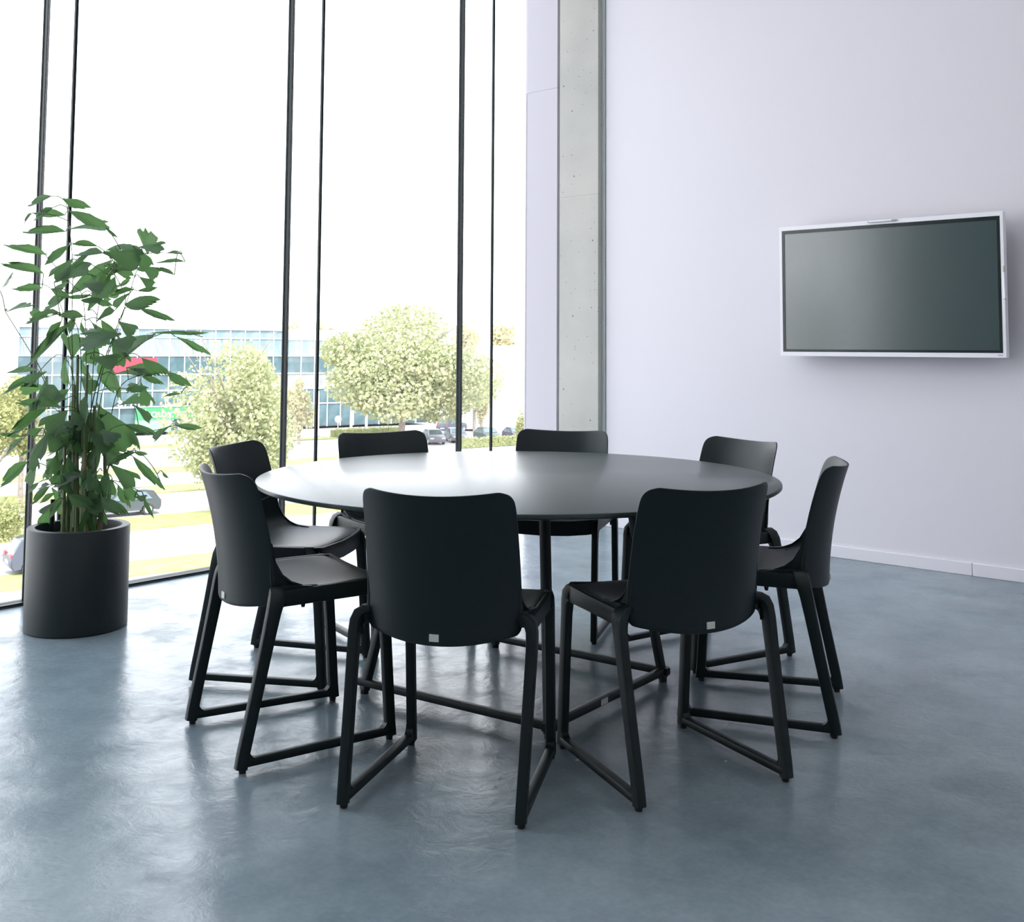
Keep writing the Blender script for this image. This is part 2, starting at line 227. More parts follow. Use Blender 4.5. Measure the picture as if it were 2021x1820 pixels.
PLANT = '''{"leaf":[[0.492,-3.712,1.785,0.383,-3.766,1.755,0.385,-0.901,0.2,0.032],[0.462,-3.649,1.782,0.522,-3.56,1.745,0.844,-0.524,0.115,0.038],[0.376,-3.593,1.726,0.337,-3.699,1.733,0.924,-0.354,-0.144,0.034],[0.55,-3.664,1.723,0.625,-3.544,1.661,0.809,-0.224,0.543,0.054],[0.474,-3.783,1.708,0.417,-3.802,1.667,0.193,-0.967,0.163,0.021],[0.407,-3.603,1.65,0.325,-3.749,1.654,0.685,-0.365,0.63,0.052],[0.39,-3.576,1.665,0.459,-3.451,1.699,0.426,-0.45,0.785,0.073],[0.66,-3.56,1.657,0.706,-3.534,1.61,0.67,-0.696,0.259,0.012],[0.338,-3.652,1.55,0.323,-3.814,1.593,0.974,-0.034,0.226,0.041],[0.356,-3.669,1.467,0.332,-3.835,1.517,0.883,0.013,0.469,0.048],[0.517,-3.642,1.583,0.415,-3.694,1.511,0.653,-0.515,-0.555,0.034],[0.618,-3.676,1.517,0.602,-3.737,1.433,0.677,-0.651,0.344,0.071],[0.597,-3.557,1.579,0.547,-3.652,1.598,0.859,-0.387,0.334,0.028],[0.687,-3.58,1.543,0.594,-3.659,1.551,0.548,-0.578,0.604,0.047],[0.562,-3.724,1.418,0.689,-3.665,1.497,0.327,-0.929,0.171,0.072],[0.635,-3.346,1.559,0.67,-3.379,1.649,0.026,-0.934,-0.356,0.118],[0.68,-3.577,1.549,0.78,-3.476,1.516,0.728,-0.662,0.178,0.08],[0.824,-3.294,1.553,0.808,-3.354,1.564,0.9,-0.162,0.405,0.017],[0.876,-3.313,1.516,0.793,-3.419,1.519,0.666,-0.503,0.551,0.023],[0.908,-3.383,1.455,0.848,-3.438,1.495,0.748,-0.559,0.357,0.02],[0.679,-3.399,1.502,0.754,-3.374,1.465,0.446,-0.835,0.322,0.052],[0.752,-3.45,1.449,0.796,-3.417,1.414,0.675,-0.717,0.174,0.036],[0.535,-3.495,1.509,0.6,-3.402,1.482,0.793,-0.429,0.432,0.058],[0.393,-3.568,1.384,0.55,-3.491,1.503,0.37,-0.923,0.107,0.057],[0.584,-3.584,1.307,0.681,-3.555,1.446,0.3,-0.954,-0.008,0.096],[0.58,-3.446,1.414,0.596,-3.398,1.452,0.825,-0.499,0.265,0.02],[0.772,-3.486,1.394,0.671,-3.547,1.38,0.442,-0.814,0.377,0.03],[0.826,-3.501,1.386,0.868,-3.441,1.396,0.657,-0.554,0.511,0.022],[0.646,-3.425,1.389,0.594,-3.477,1.334,0.412,-0.825,0.387,0.041],[0.778,-3.528,1.329,0.904,-3.467,1.342,0.379,-0.86,0.342,0.054],[0.79,-3.468,1.316,0.909,-3.395,1.267,0.596,-0.675,0.434,0.027],[0.321,-3.802,1.3,0.321,-3.709,1.344,0.25,-0.415,0.875,0.059],[0.392,-3.866,1.383,0.458,-3.864,1.438,-0.312,-0.859,0.406,0.064],[0.334,-3.663,1.406,0.337,-3.778,1.406,0.987,0.024,0.156,0.034],[0.476,-3.69,1.397,0.503,-3.63,1.36,0.932,-0.341,0.121,0.028],[0.419,-3.599,1.367,0.498,-3.528,1.371,0.669,-0.743,0.015,0.018],[0.514,-3.486,1.384,0.502,-3.446,1.35,0.843,-0.17,-0.511,0.025],[0.634,-3.572,1.26,0.653,-3.516,1.317,0.493,-0.699,0.518,0.036],[0.488,-3.656,1.295,0.434,-3.743,1.305,0.722,-0.378,0.579,0.029],[0.531,-3.574,1.282,0.463,-3.644,1.302,0.711,-0.701,-0.052,0.035],[0.674,-3.495,1.262,0.758,-3.478,1.221,0.373,-0.827,0.421,0.049],[0.523,-3.666,1.26,0.458,-3.714,1.161,0.525,-0.849,0.069,0.042],[0.463,-3.549,1.263,0.49,-3.549,1.203,0.625,-0.731,0.273,0.016],[0.768,-3.533,1.208,0.674,-3.654,1.184,0.427,-0.483,0.764,0.12],[0.747,-3.365,1.208,0.611,-3.442,1.151,0.272,-0.833,0.481,0.084],[0.544,-3.634,1.254,0.411,-3.765,1.079,0.505,-0.83,0.237,0.044],[0.444,-3.571,1.108,0.472,-3.589,1.197,0.538,-0.778,-0.325,0.092],[0.662,-3.35,1.214,0.852,-3.206,1.218,0.562,-0.748,0.352,0.013],[0.749,-3.269,1.2,0.813,-3.15,1.135,0.764,-0.059,0.643,0.032],[0.851,-3.485,1.109,0.888,-3.39,1.031,0.89,-0.441,-0.116,0.045],[0.852,-3.369,1.053,0.898,-3.297,0.99,0.847,-0.531,0.019,0.037],[0.411,-3.586,1.108,0.357,-3.566,0.993,0.14,-0.963,-0.229,0.056],[0.438,-3.53,1.102,0.459,-3.493,0.994,0.393,-0.891,-0.228,0.031],[0.481,-3.48,1.186,0.497,-3.524,1.091,0.757,-0.537,0.373,0.061],[0.581,-3.471,1.186,0.652,-3.457,1.092,0.623,-0.691,0.367,0.059],[0.525,-3.477,1.12,0.533,-3.423,0.935,0.469,-0.854,-0.226,0.079],[0.57,-3.447,1.037,0.751,-3.339,1.057,0.193,-0.481,0.855,0.048],[0.64,-3.371,1.044,0.747,-3.334,0.998,0.463,-0.721,0.516,0.025],[0.728,-3.415,1.005,0.711,-3.369,0.91,0.786,-0.493,-0.374,0.052],[0.804,-3.472,1.002,0.742,-3.489,0.984,0.103,-0.878,0.468,0.042],[0.835,-3.289,0.958,0.769,-3.334,0.952,0.434,-0.718,0.545,0.015],[0.338,-3.67,1.054,0.321,-3.798,1.055,0.468,-0.053,0.882,0.048],[0.438,-3.724,1.039,0.346,-3.829,0.964,0.714,-0.694,0.091,0.027],[0.46,-3.686,1.027,0.472,-3.717,0.901,0.365,-0.896,0.253,0.072],[0.334,-3.665,0.983,0.338,-3.734,1.008,0.88,-0.124,-0.459,0.042],[0.581,-3.666,0.938,0.496,-3.72,0.971,0.593,-0.684,0.425,0.067],[0.427,-3.689,0.916,0.388,-3.778,0.929,0.865,-0.316,0.391,0.031],[0.585,-3.685,0.905,0.559,-3.755,0.94,0.932,-0.36,-0.04,0.04],[0.572,-3.418,0.906,0.6,-3.344,0.94,0.61,-0.503,0.612,0.048],[0.759,-3.462,0.915,0.776,-3.393,0.855,0.844,0.215,0.491,0.043],[0.524,-3.719,0.898,0.44,-3.853,0.798,0.641,-0.671,0.372,0.046],[0.61,-3.673,0.894,0.599,-3.747,0.818,0.772,-0.51,0.379,0.089],[0.578,-3.615,0.89,0.584,-3.57,0.739,0.969,-0.245,-0.036,0.123],[0.582,-3.526,0.91,0.681,-3.449,0.737,0.743,-0.656,0.134,0.103],[0.737,-3.49,0.835,0.822,-3.406,0.8,0.679,-0.455,0.577,0.032],[0.826,-3.306,0.827,0.887,-3.23,0.812,0.703,-0.449,0.552,0.027],[0.922,-3.392,0.833,0.868,-3.437,0.787,0.319,-0.839,0.441,0.036],[0.557,-3.716,0.812,0.565,-3.775,0.712,0.449,-0.754,0.48,0.055],[0.462,-3.779,0.78,0.353,-3.822,0.701,0.276,-0.952,0.131,0.031],[0.452,-3.778,0.786,0.42,-3.855,0.798,0.827,-0.41,-0.384,0.016],[0.325,-3.693,0.669,0.34,-3.811,0.591,0.755,-0.293,0.587,0.047],[0.387,-3.68,0.669,0.351,-3.702,0.582,0.224,-0.963,0.15,0.053],[0.662,-3.411,0.815,0.67,-3.39,0.716,0.611,-0.782,-0.121,0.032],[0.744,-3.437,0.718,0.663,-3.502,0.682,0.447,-0.786,0.426,0.029],[0.669,-3.401,0.71,0.69,-3.354,0.698,0.86,-0.263,0.438,0.019],[0.708,-3.43,0.698,0.796,-3.349,0.567,0.851,-0.414,0.323,0.033],[0.666,-3.506,0.666,0.756,-3.455,0.597,0.661,-0.642,0.388,0.063],[0.481,-3.578,0.713,0.434,-3.618,0.692,0.649,-0.761,0.013,0.028],[0.496,-3.581,0.687,0.471,-3.607,0.666,0.755,-0.653,-0.057,0.032],[0.551,-3.566,0.696,0.578,-3.556,0.622,0.68,-0.715,0.159,0.047],[0.367,-3.581,0.681,0.348,-3.617,0.655,0.792,-0.57,0.22,0.034],[0.337,-3.601,0.653,0.355,-3.623,0.596,0.309,-0.851,0.425,0.043],[0.53,-3.654,0.647,0.499,-3.665,0.584,0.652,-0.734,-0.192,0.042],[0.422,-3.687,0.59,0.366,-3.708,0.546,0.61,-0.626,-0.486,0.019],[0.555,-3.707,0.593,0.478,-3.724,0.578,0.151,-0.942,0.301,0.022],[0.442,-3.65,0.571,0.416,-3.716,0.51,0.591,-0.663,0.459,0.033],[0.374,-3.593,0.532,0.342,-3.645,0.496,0.768,-0.608,0.2,0.022],[0.582,-3.694,0.524,0.579,-3.753,0.49,0.333,-0.479,0.812,0.032],[0.522,-3.629,0.532,0.476,-3.673,0.451,0.752,-0.656,-0.068,0.028],[0.452,-3.605,0.558,0.428,-3.601,0.503,0.276,-0.944,-0.18,0.023],[0.685,-3.571,0.645,0.664,-3.622,0.588,0.214,-0.767,0.605,0.062],[0.647,-3.531,0.595,0.663,-3.568,0.573,0.926,0.209,0.315,0.083],[0.465,-3.515,0.543,0.499,-3.423,0.509,0.846,-0.427,-0.318,0.055],[0.449,-3.529,0.543,0.441,-3.507,0.464,0.787,-0.574,-0.227,0.029],[0.576,-3.617,0.529,0.573,-3.612,0.451,0.616,-0.785,-0.068,0.035],[0.619,-3.47,0.604,0.619,-3.476,0.536,0.585,-0.808,0.067,0.043],[0.694,-3.464,0.61,0.687,-3.412,0.512,0.599,-0.685,-0.414,0.056],[0.634,-3.452,0.577,0.648,-3.411,0.477,0.895,-0.443,-0.056,0.03],[0.727,-3.428,0.531,0.777,-3.412,0.531,0.22,-0.666,0.713,0.029],[0.741,-3.391,0.525,0.793,-3.385,0.448,0.625,-0.688,0.368,0.017],[0.535,-3.458,0.499,0.552,-3.44,0.464,0.674,-0.738,-0.037,0.035],[0.567,-3.55,0.508,0.606,-3.544,0.392,0.646,-0.743,0.177,0.04],[0.49,-3.47,0.471,0.516,-3.509,0.45,0.383,-0.226,0.896,0.057],[0.663,-3.551,0.5,0.653,-3.517,0.421,0.973,-0.14,-0.183,0.033],[0.704,-3.5,0.509,0.708,-3.472,0.5,0.434,0.235,0.869,0.025],[0.801,-3.345,0.633,0.819,-3.332,0.605,0.469,-0.876,-0.112,0.014],[0.397,-3.542,0.925,0.377,-3.528,0.838,0.284,-0.934,-0.215,0.031],[0.499,-3.651,0.802,0.585,-3.63,0.768,0.42,-0.547,0.724,0.072],[0.498,-3.719,0.819,0.488,-3.762,0.797,0.892,-0.347,0.29,0.038],[0.681,-3.556,0.81,0.758,-3.543,0.776,0.416,-0.451,0.79,0.063],[0.338,-3.676,0.718,0.332,-3.736,0.697,0.311,-0.343,0.886,0.019],[0.644,-3.599,0.813,0.739,-3.558,0.74,0.635,-0.584,0.505,0.056],[0.632,-3.575,0.871,0.617,-3.643,0.849,0.746,-0.347,0.569,0.078],[0.508,-3.568,0.756,0.441,-3.612,0.722,0.334,-0.846,0.416,0.047],[0.576,-3.57,0.575,0.562,-3.581,0.478,0.535,-0.844,0.024,0.049],[0.511,-3.474,0.803,0.514,-3.515,0.736,0.15,-0.841,0.52,0.06],[0.48,-3.506,0.864,0.551,-3.46,0.771,0.57,-0.821,0.026,0.055],[0.598,-3.658,0.706,0.578,-3.622,0.618,0.737,-0.552,-0.391,0.056],[0.675,-3.568,0.749,0.62,-3.59,0.661,0.193,-0.973,0.126,0.064],[0.609,-3.549,0.575,0.591,-3.523,0.477,0.879,-0.396,-0.265,0.06],[0.523,-3.516,0.831,0.513,-3.493,0.729,0.846,-0.499,-0.19,0.053],[0.623,-3.666,0.761,0.536,-3.698,0.735,-0.004,-0.627,0.779,0.079],[0.606,-3.548,0.785,0.63,-3.486,0.736,0.935,-0.088,0.344,0.074],[0.525,-3.441,0.801,0.447,-3.476,0.725,-0.038,-0.896,0.442,0.078],[0.548,-3.497,0.804,0.52,-3.47,0.692,0.921,-0.256,-0.292,0.04],[0.452,-3.701,0.938,0.377,-3.714,0.866,0.56,-0.694,-0.453,0.04],[0.342,-3.59,0.636,0.431,-3.526,0.568,0.642,-0.757,0.123,0.047],[0.57,-3.563,0.856,0.536,-3.643,0.83,0.904,-0.414,0.102,0.037],[0.457,-3.599,0.531,0.492,-3.594,0.46,0.335,-0.937,0.096,0.043],[0.545,-3.485,0.883,0.519,-3.568,0.84,0.637,-0.503,0.585,0.046],[0.51,-3.517,0.703,0.399,-3.563,0.662,0.027,-0.696,0.717,0.069],[0.613,-3.616,0.544,0.706,-3.562,0.495,0.613,-0.497,0.614,0.06],[0.617,-3.51,0.869,0.501,-3.559,0.819,0.265,-0.92,0.289,0.041],[0.49,-3.654,0.699,0.526,-3.668,0.633,0.789,-0.358,0.5,0.068],[0.587,-3.591,0.79,0.615,-3.619,0.726,0.703,-0.48,0.525,0.048],[0.342,-3.591,0.549,0.384,-3.53,0.448,0.943,-0.182,0.277,0.066],[0.528,-3.605,0.51,0.519,-3.562,0.436,0.574,-0.675,-0.464,0.057],[0.335,-3.626,0.792,0.383,-3.596,0.724,0.739,-0.624,0.254,0.046],[0.677,-3.614,0.653,0.72,-3.6,0.582,0.722,-0.612,0.322,0.043],[0.713,-3.567,0.54,0.828,-3.534,0.479,0.421,-0.844,0.333,0.047],[0.471,-3.572,0.778,0.542,-3.571,0.715,0.437,-0.763,0.476,0.067],[0.639,-3.588,0.566,0.678,-3.564,0.509,0.812,-0.464,0.355,0.055],[0.594,-3.514,0.757,0.58,-3.539,0.645,0.434,-0.888,0.148,0.046],[0.482,-3.462,0.683,0.396,-3.489,0.631,0.158,-0.958,0.238,0.068],[0.563,-3.617,0.864,0.537,-3.622,0.764,0.562,-0.821,-0.102,0.035],[0.642,-3.616,0.63,0.526,-3.675,0.593,0.212,-0.78,0.589,0.05],[0.633,-3.669,0.556,0.696,-3.592,0.498,0.835,-0.495,0.241,0.047],[0.476,-3.631,0.788,0.493,-3.667,0.726,0.235,-0.811,0.536,0.048],[0.483,-3.565,0.613,0.474,-3.524,0.527,0.085,-0.896,-0.435,0.071],[0.732,-3.554,0.645,0.741,-3.569,0.531,0.62,-0.772,0.143,0.045],[0.558,-3.726,0.82,0.601,-3.692,0.743,0.868,-0.384,0.316,0.066],[0.574,-3.616,0.895,0.608,-3.604,0.802,0.741,-0.643,0.191,0.046],[0.562,-3.496,0.731,0.654,-3.468,0.683,0.514,-0.337,0.789,0.077],[0.535,-3.557,0.909,0.436,-3.586,0.836,0.073,-0.957,0.281,0.053],[0.629,-3.572,0.805,0.575,-3.632,0.762,0.666,-0.724,0.182,0.04],[0.618,-3.525,0.754,0.575,-3.597,0.728,0.711,-0.573,0.408,0.049],[0.561,-3.66,0.632,0.576,-3.625,0.524,0.666,-0.733,-0.142,0.034],[0.543,-3.7,0.818,0.554,-3.658,0.765,0.917,-0.384,-0.106,0.061],[0.608,-3.692,0.818,0.539,-3.725,0.786,0.521,-0.805,-0.283,0.032],[0.512,-3.685,0.841,0.594,-3.652,0.821,0.41,-0.624,0.665,0.058],[0.38,-3.687,0.726,0.403,-3.707,0.649,0.485,-0.8,0.353,0.047],[0.658,-3.521,0.566,0.612,-3.541,0.495,0.455,-0.89,-0.042,0.044],[0.654,-3.597,0.505,0.645,-3.591,0.392,0.825,-0.556,-0.098,0.055],[0.569,-3.577,0.894,0.636,-3.546,0.809,0.741,-0.558,0.374,0.052],[0.507,-3.558,0.608,0.556,-3.494,0.583,0.616,-0.163,0.771,0.086],[0.677,-3.631,0.956,0.716,-3.661,0.858,0.447,-0.789,0.422,0.038],[0.434,-3.557,0.623,0.456,-3.492,0.558,0.878,-0.452,-0.158,0.055],[0.436,-3.625,0.505,0.383,-3.639,0.395,0.824,-0.452,-0.342,0.057],[0.479,-3.618,0.73,0.474,-3.662,0.638,0.603,-0.732,0.317,0.058],[0.4,-3.654,0.807,0.502,-3.591,0.786,0.509,-0.638,0.578,0.058],[0.501,-3.511,0.643,0.52,-3.51,0.559,0.478,-0.872,0.103,0.036],[0.53,-3.622,0.505,0.49,-3.605,0.409,0.373,-0.874,-0.312,0.047],[0.436,-3.706,0.93,0.392,-3.73,0.862,0.559,-0.827,-0.063,0.032],[0.611,-3.632,1.348,0.68,-3.582,1.346,0.553,-0.743,0.377,0.026],[0.523,-3.485,1.486,0.541,-3.422,1.51,0.548,-0.439,0.712,0.063],[0.744,-3.481,1.58,0.752,-3.411,1.496,0.911,-0.358,-0.207,0.049],[0.532,-3.482,1.572,0.611,-3.417,1.594,0.61,-0.782,0.124,0.024],[0.509,-3.536,1.464,0.601,-3.494,1.409,0.444,-0.894,0.06,0.031],[0.6,-3.479,1.587,0.716,-3.444,1.57,0.283,-0.561,0.778,0.039],[0.624,-3.633,1.418,0.719,-3.603,1.394,0.349,-0.903,0.251,0.046],[0.788,-3.478,1.571,0.89,-3.441,1.57,0.31,-0.842,0.441,0.052],[0.575,-3.545,1.352,0.605,-3.486,1.326,0.891,-0.453,-0.011,0.025],[0.482,-3.512,1.387,0.531,-3.419,1.395,0.88,-0.445,-0.167,0.05],[0.587,-3.374,1.499,0.668,-3.343,1.488,0.363,-0.796,0.485,0.027],[0.547,-3.517,1.458,0.625,-3.459,1.504,0.691,-0.619,-0.374,0.039],[0.633,-3.531,1.505,0.741,-3.477,1.478,0.487,-0.84,0.237,0.026],[0.62,-3.586,1.108,0.723,-3.533,1.098,0.428,-0.721,0.545,0.063],[0.527,-3.573,1.021,0.591,-3.55,0.979,0.518,-0.766,0.381,0.055],[0.464,-3.522,1.222,0.554,-3.497,1.174,0.348,-0.92,0.181,0.051],[0.547,-3.635,0.977,0.517,-3.702,0.92,0.821,-0.535,0.201,0.036],[0.54,-3.467,1.171,0.61,-3.404,1.174,0.656,-0.735,0.169,0.052],[0.501,-3.595,1.281,0.511,-3.633,1.214,0.531,-0.694,0.485,0.032],[0.338,-3.629,1.282,0.323,-3.697,1.295,0.975,-0.186,0.12,0.047],[0.627,-3.425,1.067,0.648,-3.343,1.062,0.85,-0.177,0.497,0.047],[0.779,-3.511,0.984,0.835,-3.452,0.982,0.71,-0.672,0.211,0.028],[0.557,-3.508,1.27,0.612,-3.464,1.188,0.554,-0.83,-0.07,0.036],[0.541,-3.54,1.256,0.604,-3.498,1.184,0.801,-0.303,0.517,0.058],[0.327,-3.625,0.982,0.334,-3.73,0.98,0.998,0.062,0.002,0.052],[0.4,-3.662,1.285,0.336,-3.734,1.261,0.627,-0.684,0.374,0.029],[0.646,-3.502,1.183,0.743,-3.477,1.166,0.289,-0.775,0.562,0.07],[0.517,-3.721,1.05,0.468,-3.782,1.012,0.696,-0.686,0.214,0.042],[0.38,-3.566,1.438,0.327,-3.602,1.396,0.42,-0.878,0.229,0.035],[0.519,-3.715,1.292,0.46,-3.783,1.267,0.717,-0.677,0.164,0.028],[0.389,-3.653,1.751,0.336,-3.717,1.703,0.634,-0.727,0.264,0.031],[0.415,-3.634,1.555,0.383,-3.679,1.512,0.745,-0.656,0.122,0.023],[0.416,-3.59,1.373,0.325,-3.648,1.329,0.455,-0.867,0.203,0.046]],"stem":[[[0.498,-3.591,0.381],[0.479,-3.581,0.695],[0.475,-3.584,1.036],[0.466,-3.592,1.251],[0.462,-3.595,1.511],[0.435,-3.618,1.772],0.0047],[[0.574,-3.575,0.388],[0.59,-3.583,0.702],[0.622,-3.555,0.996],[0.673,-3.512,1.208],[0.71,-3.48,1.346],[0.732,-3.461,1.453],0.0051],[[0.56,-3.59,0.388],[0.575,-3.602,0.807],[0.576,-3.601,1.08],[0.556,-3.619,1.249],[0.503,-3.663,1.281],0.0039],[[0.578,-3.532,0.383],[0.563,-3.528,0.802],[0.582,-3.512,1.037],[0.634,-3.468,1.251],[0.651,-3.453,1.359],[0.612,-3.486,1.467],0.0043],[[0.598,-3.499,0.392],[0.589,-3.474,0.801],[0.625,-3.443,0.994],[0.723,-3.36,1.042],[0.78,-3.31,1.038],[0.839,-3.26,0.985],0.0039],[[0.535,-3.599,0.397],[0.513,-3.629,0.805],[0.438,-3.694,1.036],[0.395,-3.731,1.131],[0.329,-3.813,1.3],0.0028],[[0.631,-3.539,0.4],[0.686,-3.529,0.643],[0.721,-3.499,0.705],[0.776,-3.451,0.726],[0.826,-3.409,0.664],[0.852,-3.386,0.603],0.0034],[[0.51,-3.586,0.393],[0.442,-3.621,0.61],[0.389,-3.667,0.663],[0.357,-3.695,0.663],0.0032],[[0.575,-3.52,0.392],[0.608,-3.459,0.737],[0.671,-3.405,0.812],[0.729,-3.355,0.802],[0.81,-3.286,0.828],0.0034],[[0.514,-3.61,0.396],[0.473,-3.65,0.741],[0.411,-3.704,0.783],[0.365,-3.742,0.786],0.0034],[[0.572,-3.552,0.395],[0.605,-3.522,0.952],[0.682,-3.456,1.123],[0.81,-3.347,1.22],[0.924,-3.249,1.2],0.0032],[[0.544,-3.548,0.392],[0.515,-3.542,0.95],[0.497,-3.557,1.338],[0.454,-3.594,1.424],[0.368,-3.668,1.543],0.0032],[[0.54,-3.568,0.394],[0.507,-3.582,0.951],[0.454,-3.628,1.121],[0.383,-3.689,1.046],0.0034],[[0.595,-3.565,0.4],[0.623,-3.572,1.123],[0.641,-3.556,1.377],[0.694,-3.511,1.505],[0.782,-3.436,1.548],[0.879,-3.353,1.549],0.0034],[[0.513,-3.565,0.39],[0.464,-3.568,0.906],[0.429,-3.598,1.251],[0.375,-3.644,1.403],[0.328,-3.71,1.423],0.003],[[0.621,-3.523,0.397],[0.64,-3.517,0.576],[0.68,-3.483,0.597],[0.753,-3.42,0.556],0.0032]],"cane":[[[0.533,-3.633,0.391],[0.53,-3.635,0.744]],[[0.525,-3.609,0.387],[0.519,-3.614,0.868]],[[0.564,-3.609,0.387],[0.556,-3.616,0.996]],[[0.587,-3.602,0.389],[0.571,-3.615,1.122]],[[0.613,-3.596,0.391],[0.602,-3.605,0.934]],[[0.638,-3.587,0.397],[0.624,-3.6,1.081]],[[0.628,-3.564,0.393],[0.627,-3.564,0.912]],[[0.577,-3.514,0.385],[0.572,-3.518,0.696]],[[0.659,-3.541,0.402],[0.662,-3.538,0.787]],[[0.578,-3.607,0.413],[0.56,-3.622,0.807]],[[0.621,-3.588,0.415],[0.626,-3.584,0.871]]]}'''
# ------------------------------------------------------------------ room shell   (X = 0 glass wall, Y = 0 screen wall)
H = 4.6; XB = 9.6; YB = -11.6
MB().box(-0.06, YB-.2, -0.35, XB+.2, 0.2, 0.0).build('floor', M_floor, smooth=False, kind='structure', label='polished grey concrete floor with cloudy mottling')
MB().box(-0.3, YB-.2, H, XB+.2, 0.4, H+.3).build('ceiling', M_ceil, smooth=False, kind='structure')
MB().box(0.690, 0.0, 0.0, XB+.2, 0.25, H, .004).build('wall_right', M_wall, smooth=False, kind='structure', label='tall white wall carrying the wall screen')
MB().box(XB, YB-.2, 0.0, XB+.25, 0.0, H).build('wall_back', M_wall, smooth=False, kind='structure')
MB().box(-0.06, YB-.25, 0.0, XB, YB, H).build('wall_left', M_wall, smooth=False, kind='structure')
# end panel between glass and column, with its faint horizontal joint
pp = thing('wall_far', kind='structure', label='white end panels between the glass wall and the concrete column')
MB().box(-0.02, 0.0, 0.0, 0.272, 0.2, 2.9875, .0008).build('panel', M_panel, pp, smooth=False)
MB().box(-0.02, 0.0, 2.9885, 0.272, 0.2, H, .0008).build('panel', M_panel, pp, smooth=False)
MB().box(0.272, 0.035, 0.0, 0.330, 0.2, H).build('shadow_joint', mat('shadow_joint_grey', (.14, .18, .17), .6), pp, smooth=False)
cl = thing('trim_1', kind='structure', label='bare concrete column with small air holes beside the glass wall')
cm = MB()
for z0, z1 in ((0, 2.2), (2.2006, H)): cm.box(0.325, -0.04, z0, 0.653, 0.2, z1, .0012)
cm.build('column_face', M_col, cl, smooth=False)
MB().box(0.653, 0.004, 0.0, 0.676, 0.2, H).build('cover_strip', mat('zinc_strip', (.62, .68, .66), .5), cl, smooth=False)
MB().box(0.676, 0.012, 0.0, 0.690, 0.2, H).build('sealant_joint', mat('sealant_grey', (.34, .40, .40), .7), cl, smooth=False)
# baseboards of the screen wall, joint near the right edge of the photograph
for k, (a, b) in enumerate(((0.692, 3.0130), (3.0150, 5.4), (5.402, 7.8), (7.802, XB))):
    MB().box(a, -0.013, 0.0, b, 0.0, 0.066, .003).build('baseboard_right', M_base, smooth=False, kind='structure', label='low white baseboard length under the screen wall')
# ------------------------------------------------------------------ glass wall: panes, mullions, glass fins
P = 1.418; Y0 = -0.69
ys = [Y0 - P*k for k in range(5)]
edges = [0.0] + ys
MB().box(-0.06, YB, 0.0, 0.10, ys[-1]-.01, H).build('wall_front', M_wall, smooth=False, kind='structure', label='solid white wall beyond the glazed bays')
for k in range(len(edges)-1):
    hi, lo = edges[k], edges[k+1]
    w = MB().box(-0.012, lo, 0.012, 0.0, hi, H).build('window_%d' % (k+1), M_glass, smooth=False, kind='structure')
for k, y in enumerate(ys):
    t = thing('trim_%d' % (k+2), (0, y, 0), kind='structure', label='dark mullion with a glass fin and a thin dark inner post')
    MB().box(0.001, -0.0065, 0.0, 0.024, 0.0065, H, .0015).build('mullion', M_dark, t, smooth=False)
    MB().box(-0.020, -0.0065, 0.0, -0.013, 0.0065, H).build('outer_cap', M_gasket, t, smooth=False)
    MB().box(0.0, -0.0075, 0.0, 0.001, 0.0075, H).build('gasket', M_gasket, t, smooth=False)
    MB().box(0.025, -0.005, 0.0, 0.276, 0.005, H).build('glass_fin', M_fin, t, smooth=False)
    MB().box(0.276, -0.0065, 0.0, 0.291, 0.0065, H, .001).build('inner_post', M_dark, t, smooth=False)
sill = thing('trim_20', kind='structure', label='low black floor profile along the foot of the glass wall')
MB().box(-0.045, ys[-1], 0.0, 0.034, 0.0, 0.012, .002).build('floor_profile', M_dark, sill, smooth=False)
MB().box(0.034, ys[-1], 0.0, 0.042, 0.0, 0.005).build('sealing_strip', M_gasket, sill, smooth=False)
# ------------------------------------------------------------------ added fill lamps, out of view, put in to even the wall light
M_fill = bpy.data.materials.new('fill_lamp_glow'); M_fill.use_nodes = True
e_ = M_fill.node_tree.nodes['Principled BSDF']; e_.inputs['Emission Color'].default_value = (1, .97, .95, 1); e_.inputs['Emission Strength'].default_value = 3.0
for i_, lx in enumerate((2.6, 5.6, 8.2)):
    for j_, ly in enumerate((-2.4, -5.4, -8.6)):
        t = thing('added_fill_lamp', (lx, ly, H), 0, 'added unseen fill lamp at the ceiling, row %s from the glass wall, bay %s from the screen wall' % (('one', 'two', 'three')[i_], ('one', 'two', 'three')[j_]), 'lamp', 'added fill lamps at the ceiling')
        MB().box(-.32, -.66, -.05, .32, .66, 0).build('housing', M_white, t, smooth=False)
        MB().box(-.30, -.64, -.056, .30, .64, -.051).build('diffuser', M_fill, t, smooth=False)
# ------------------------------------------------------------------ wall screen
SX0, SX1, SZ0, SZ1 = 2.018, 3.246, 1.1265, 1.868
tv = thing('wall_screen', (SX0, 0, SZ0), label='large flat white-framed presentation screen mounted on the white wall', cat='screen')
def tvb(x0, y0, z0, x1, y1, z1, bev=0.0): return MB().box(x0-SX0, y0, z0-SZ0, x1-SX0, y1, z1-SZ0, bev)
ix0, ix1, iz0, iz1 = 2.0345, 3.2310, 1.1500, 1.8450
fr = MB(); F0, F1 = -0.142, -0.095
for a in ((SX0, SZ0, ix0, SZ1), (ix1, SZ0, SX1, SZ1), (ix0, SZ0, ix1, iz0), (ix0, iz1, ix1, SZ1)):
    fr.v += []; b = tvb(a[0], F0, a[1], a[2], F1, a[3]); fr.add(b.v, b.f)
fr.build('frame', M_white, tv, smooth=False)
tvb(SX0+.01, F1, SZ0+.01, SX1-.01, F1+.012, SZ1-.01).build('back_cover', mat('grey_back', (.3, .32, .33), .5), tv, smooth=False)
tvb(2.25, -0.083, 1.25, 3.0, 0.0, 1.75).build('wall_mount', mat('mount_grey', (.35, .37, .38), .5), tv, smooth=False)
bz = MB()
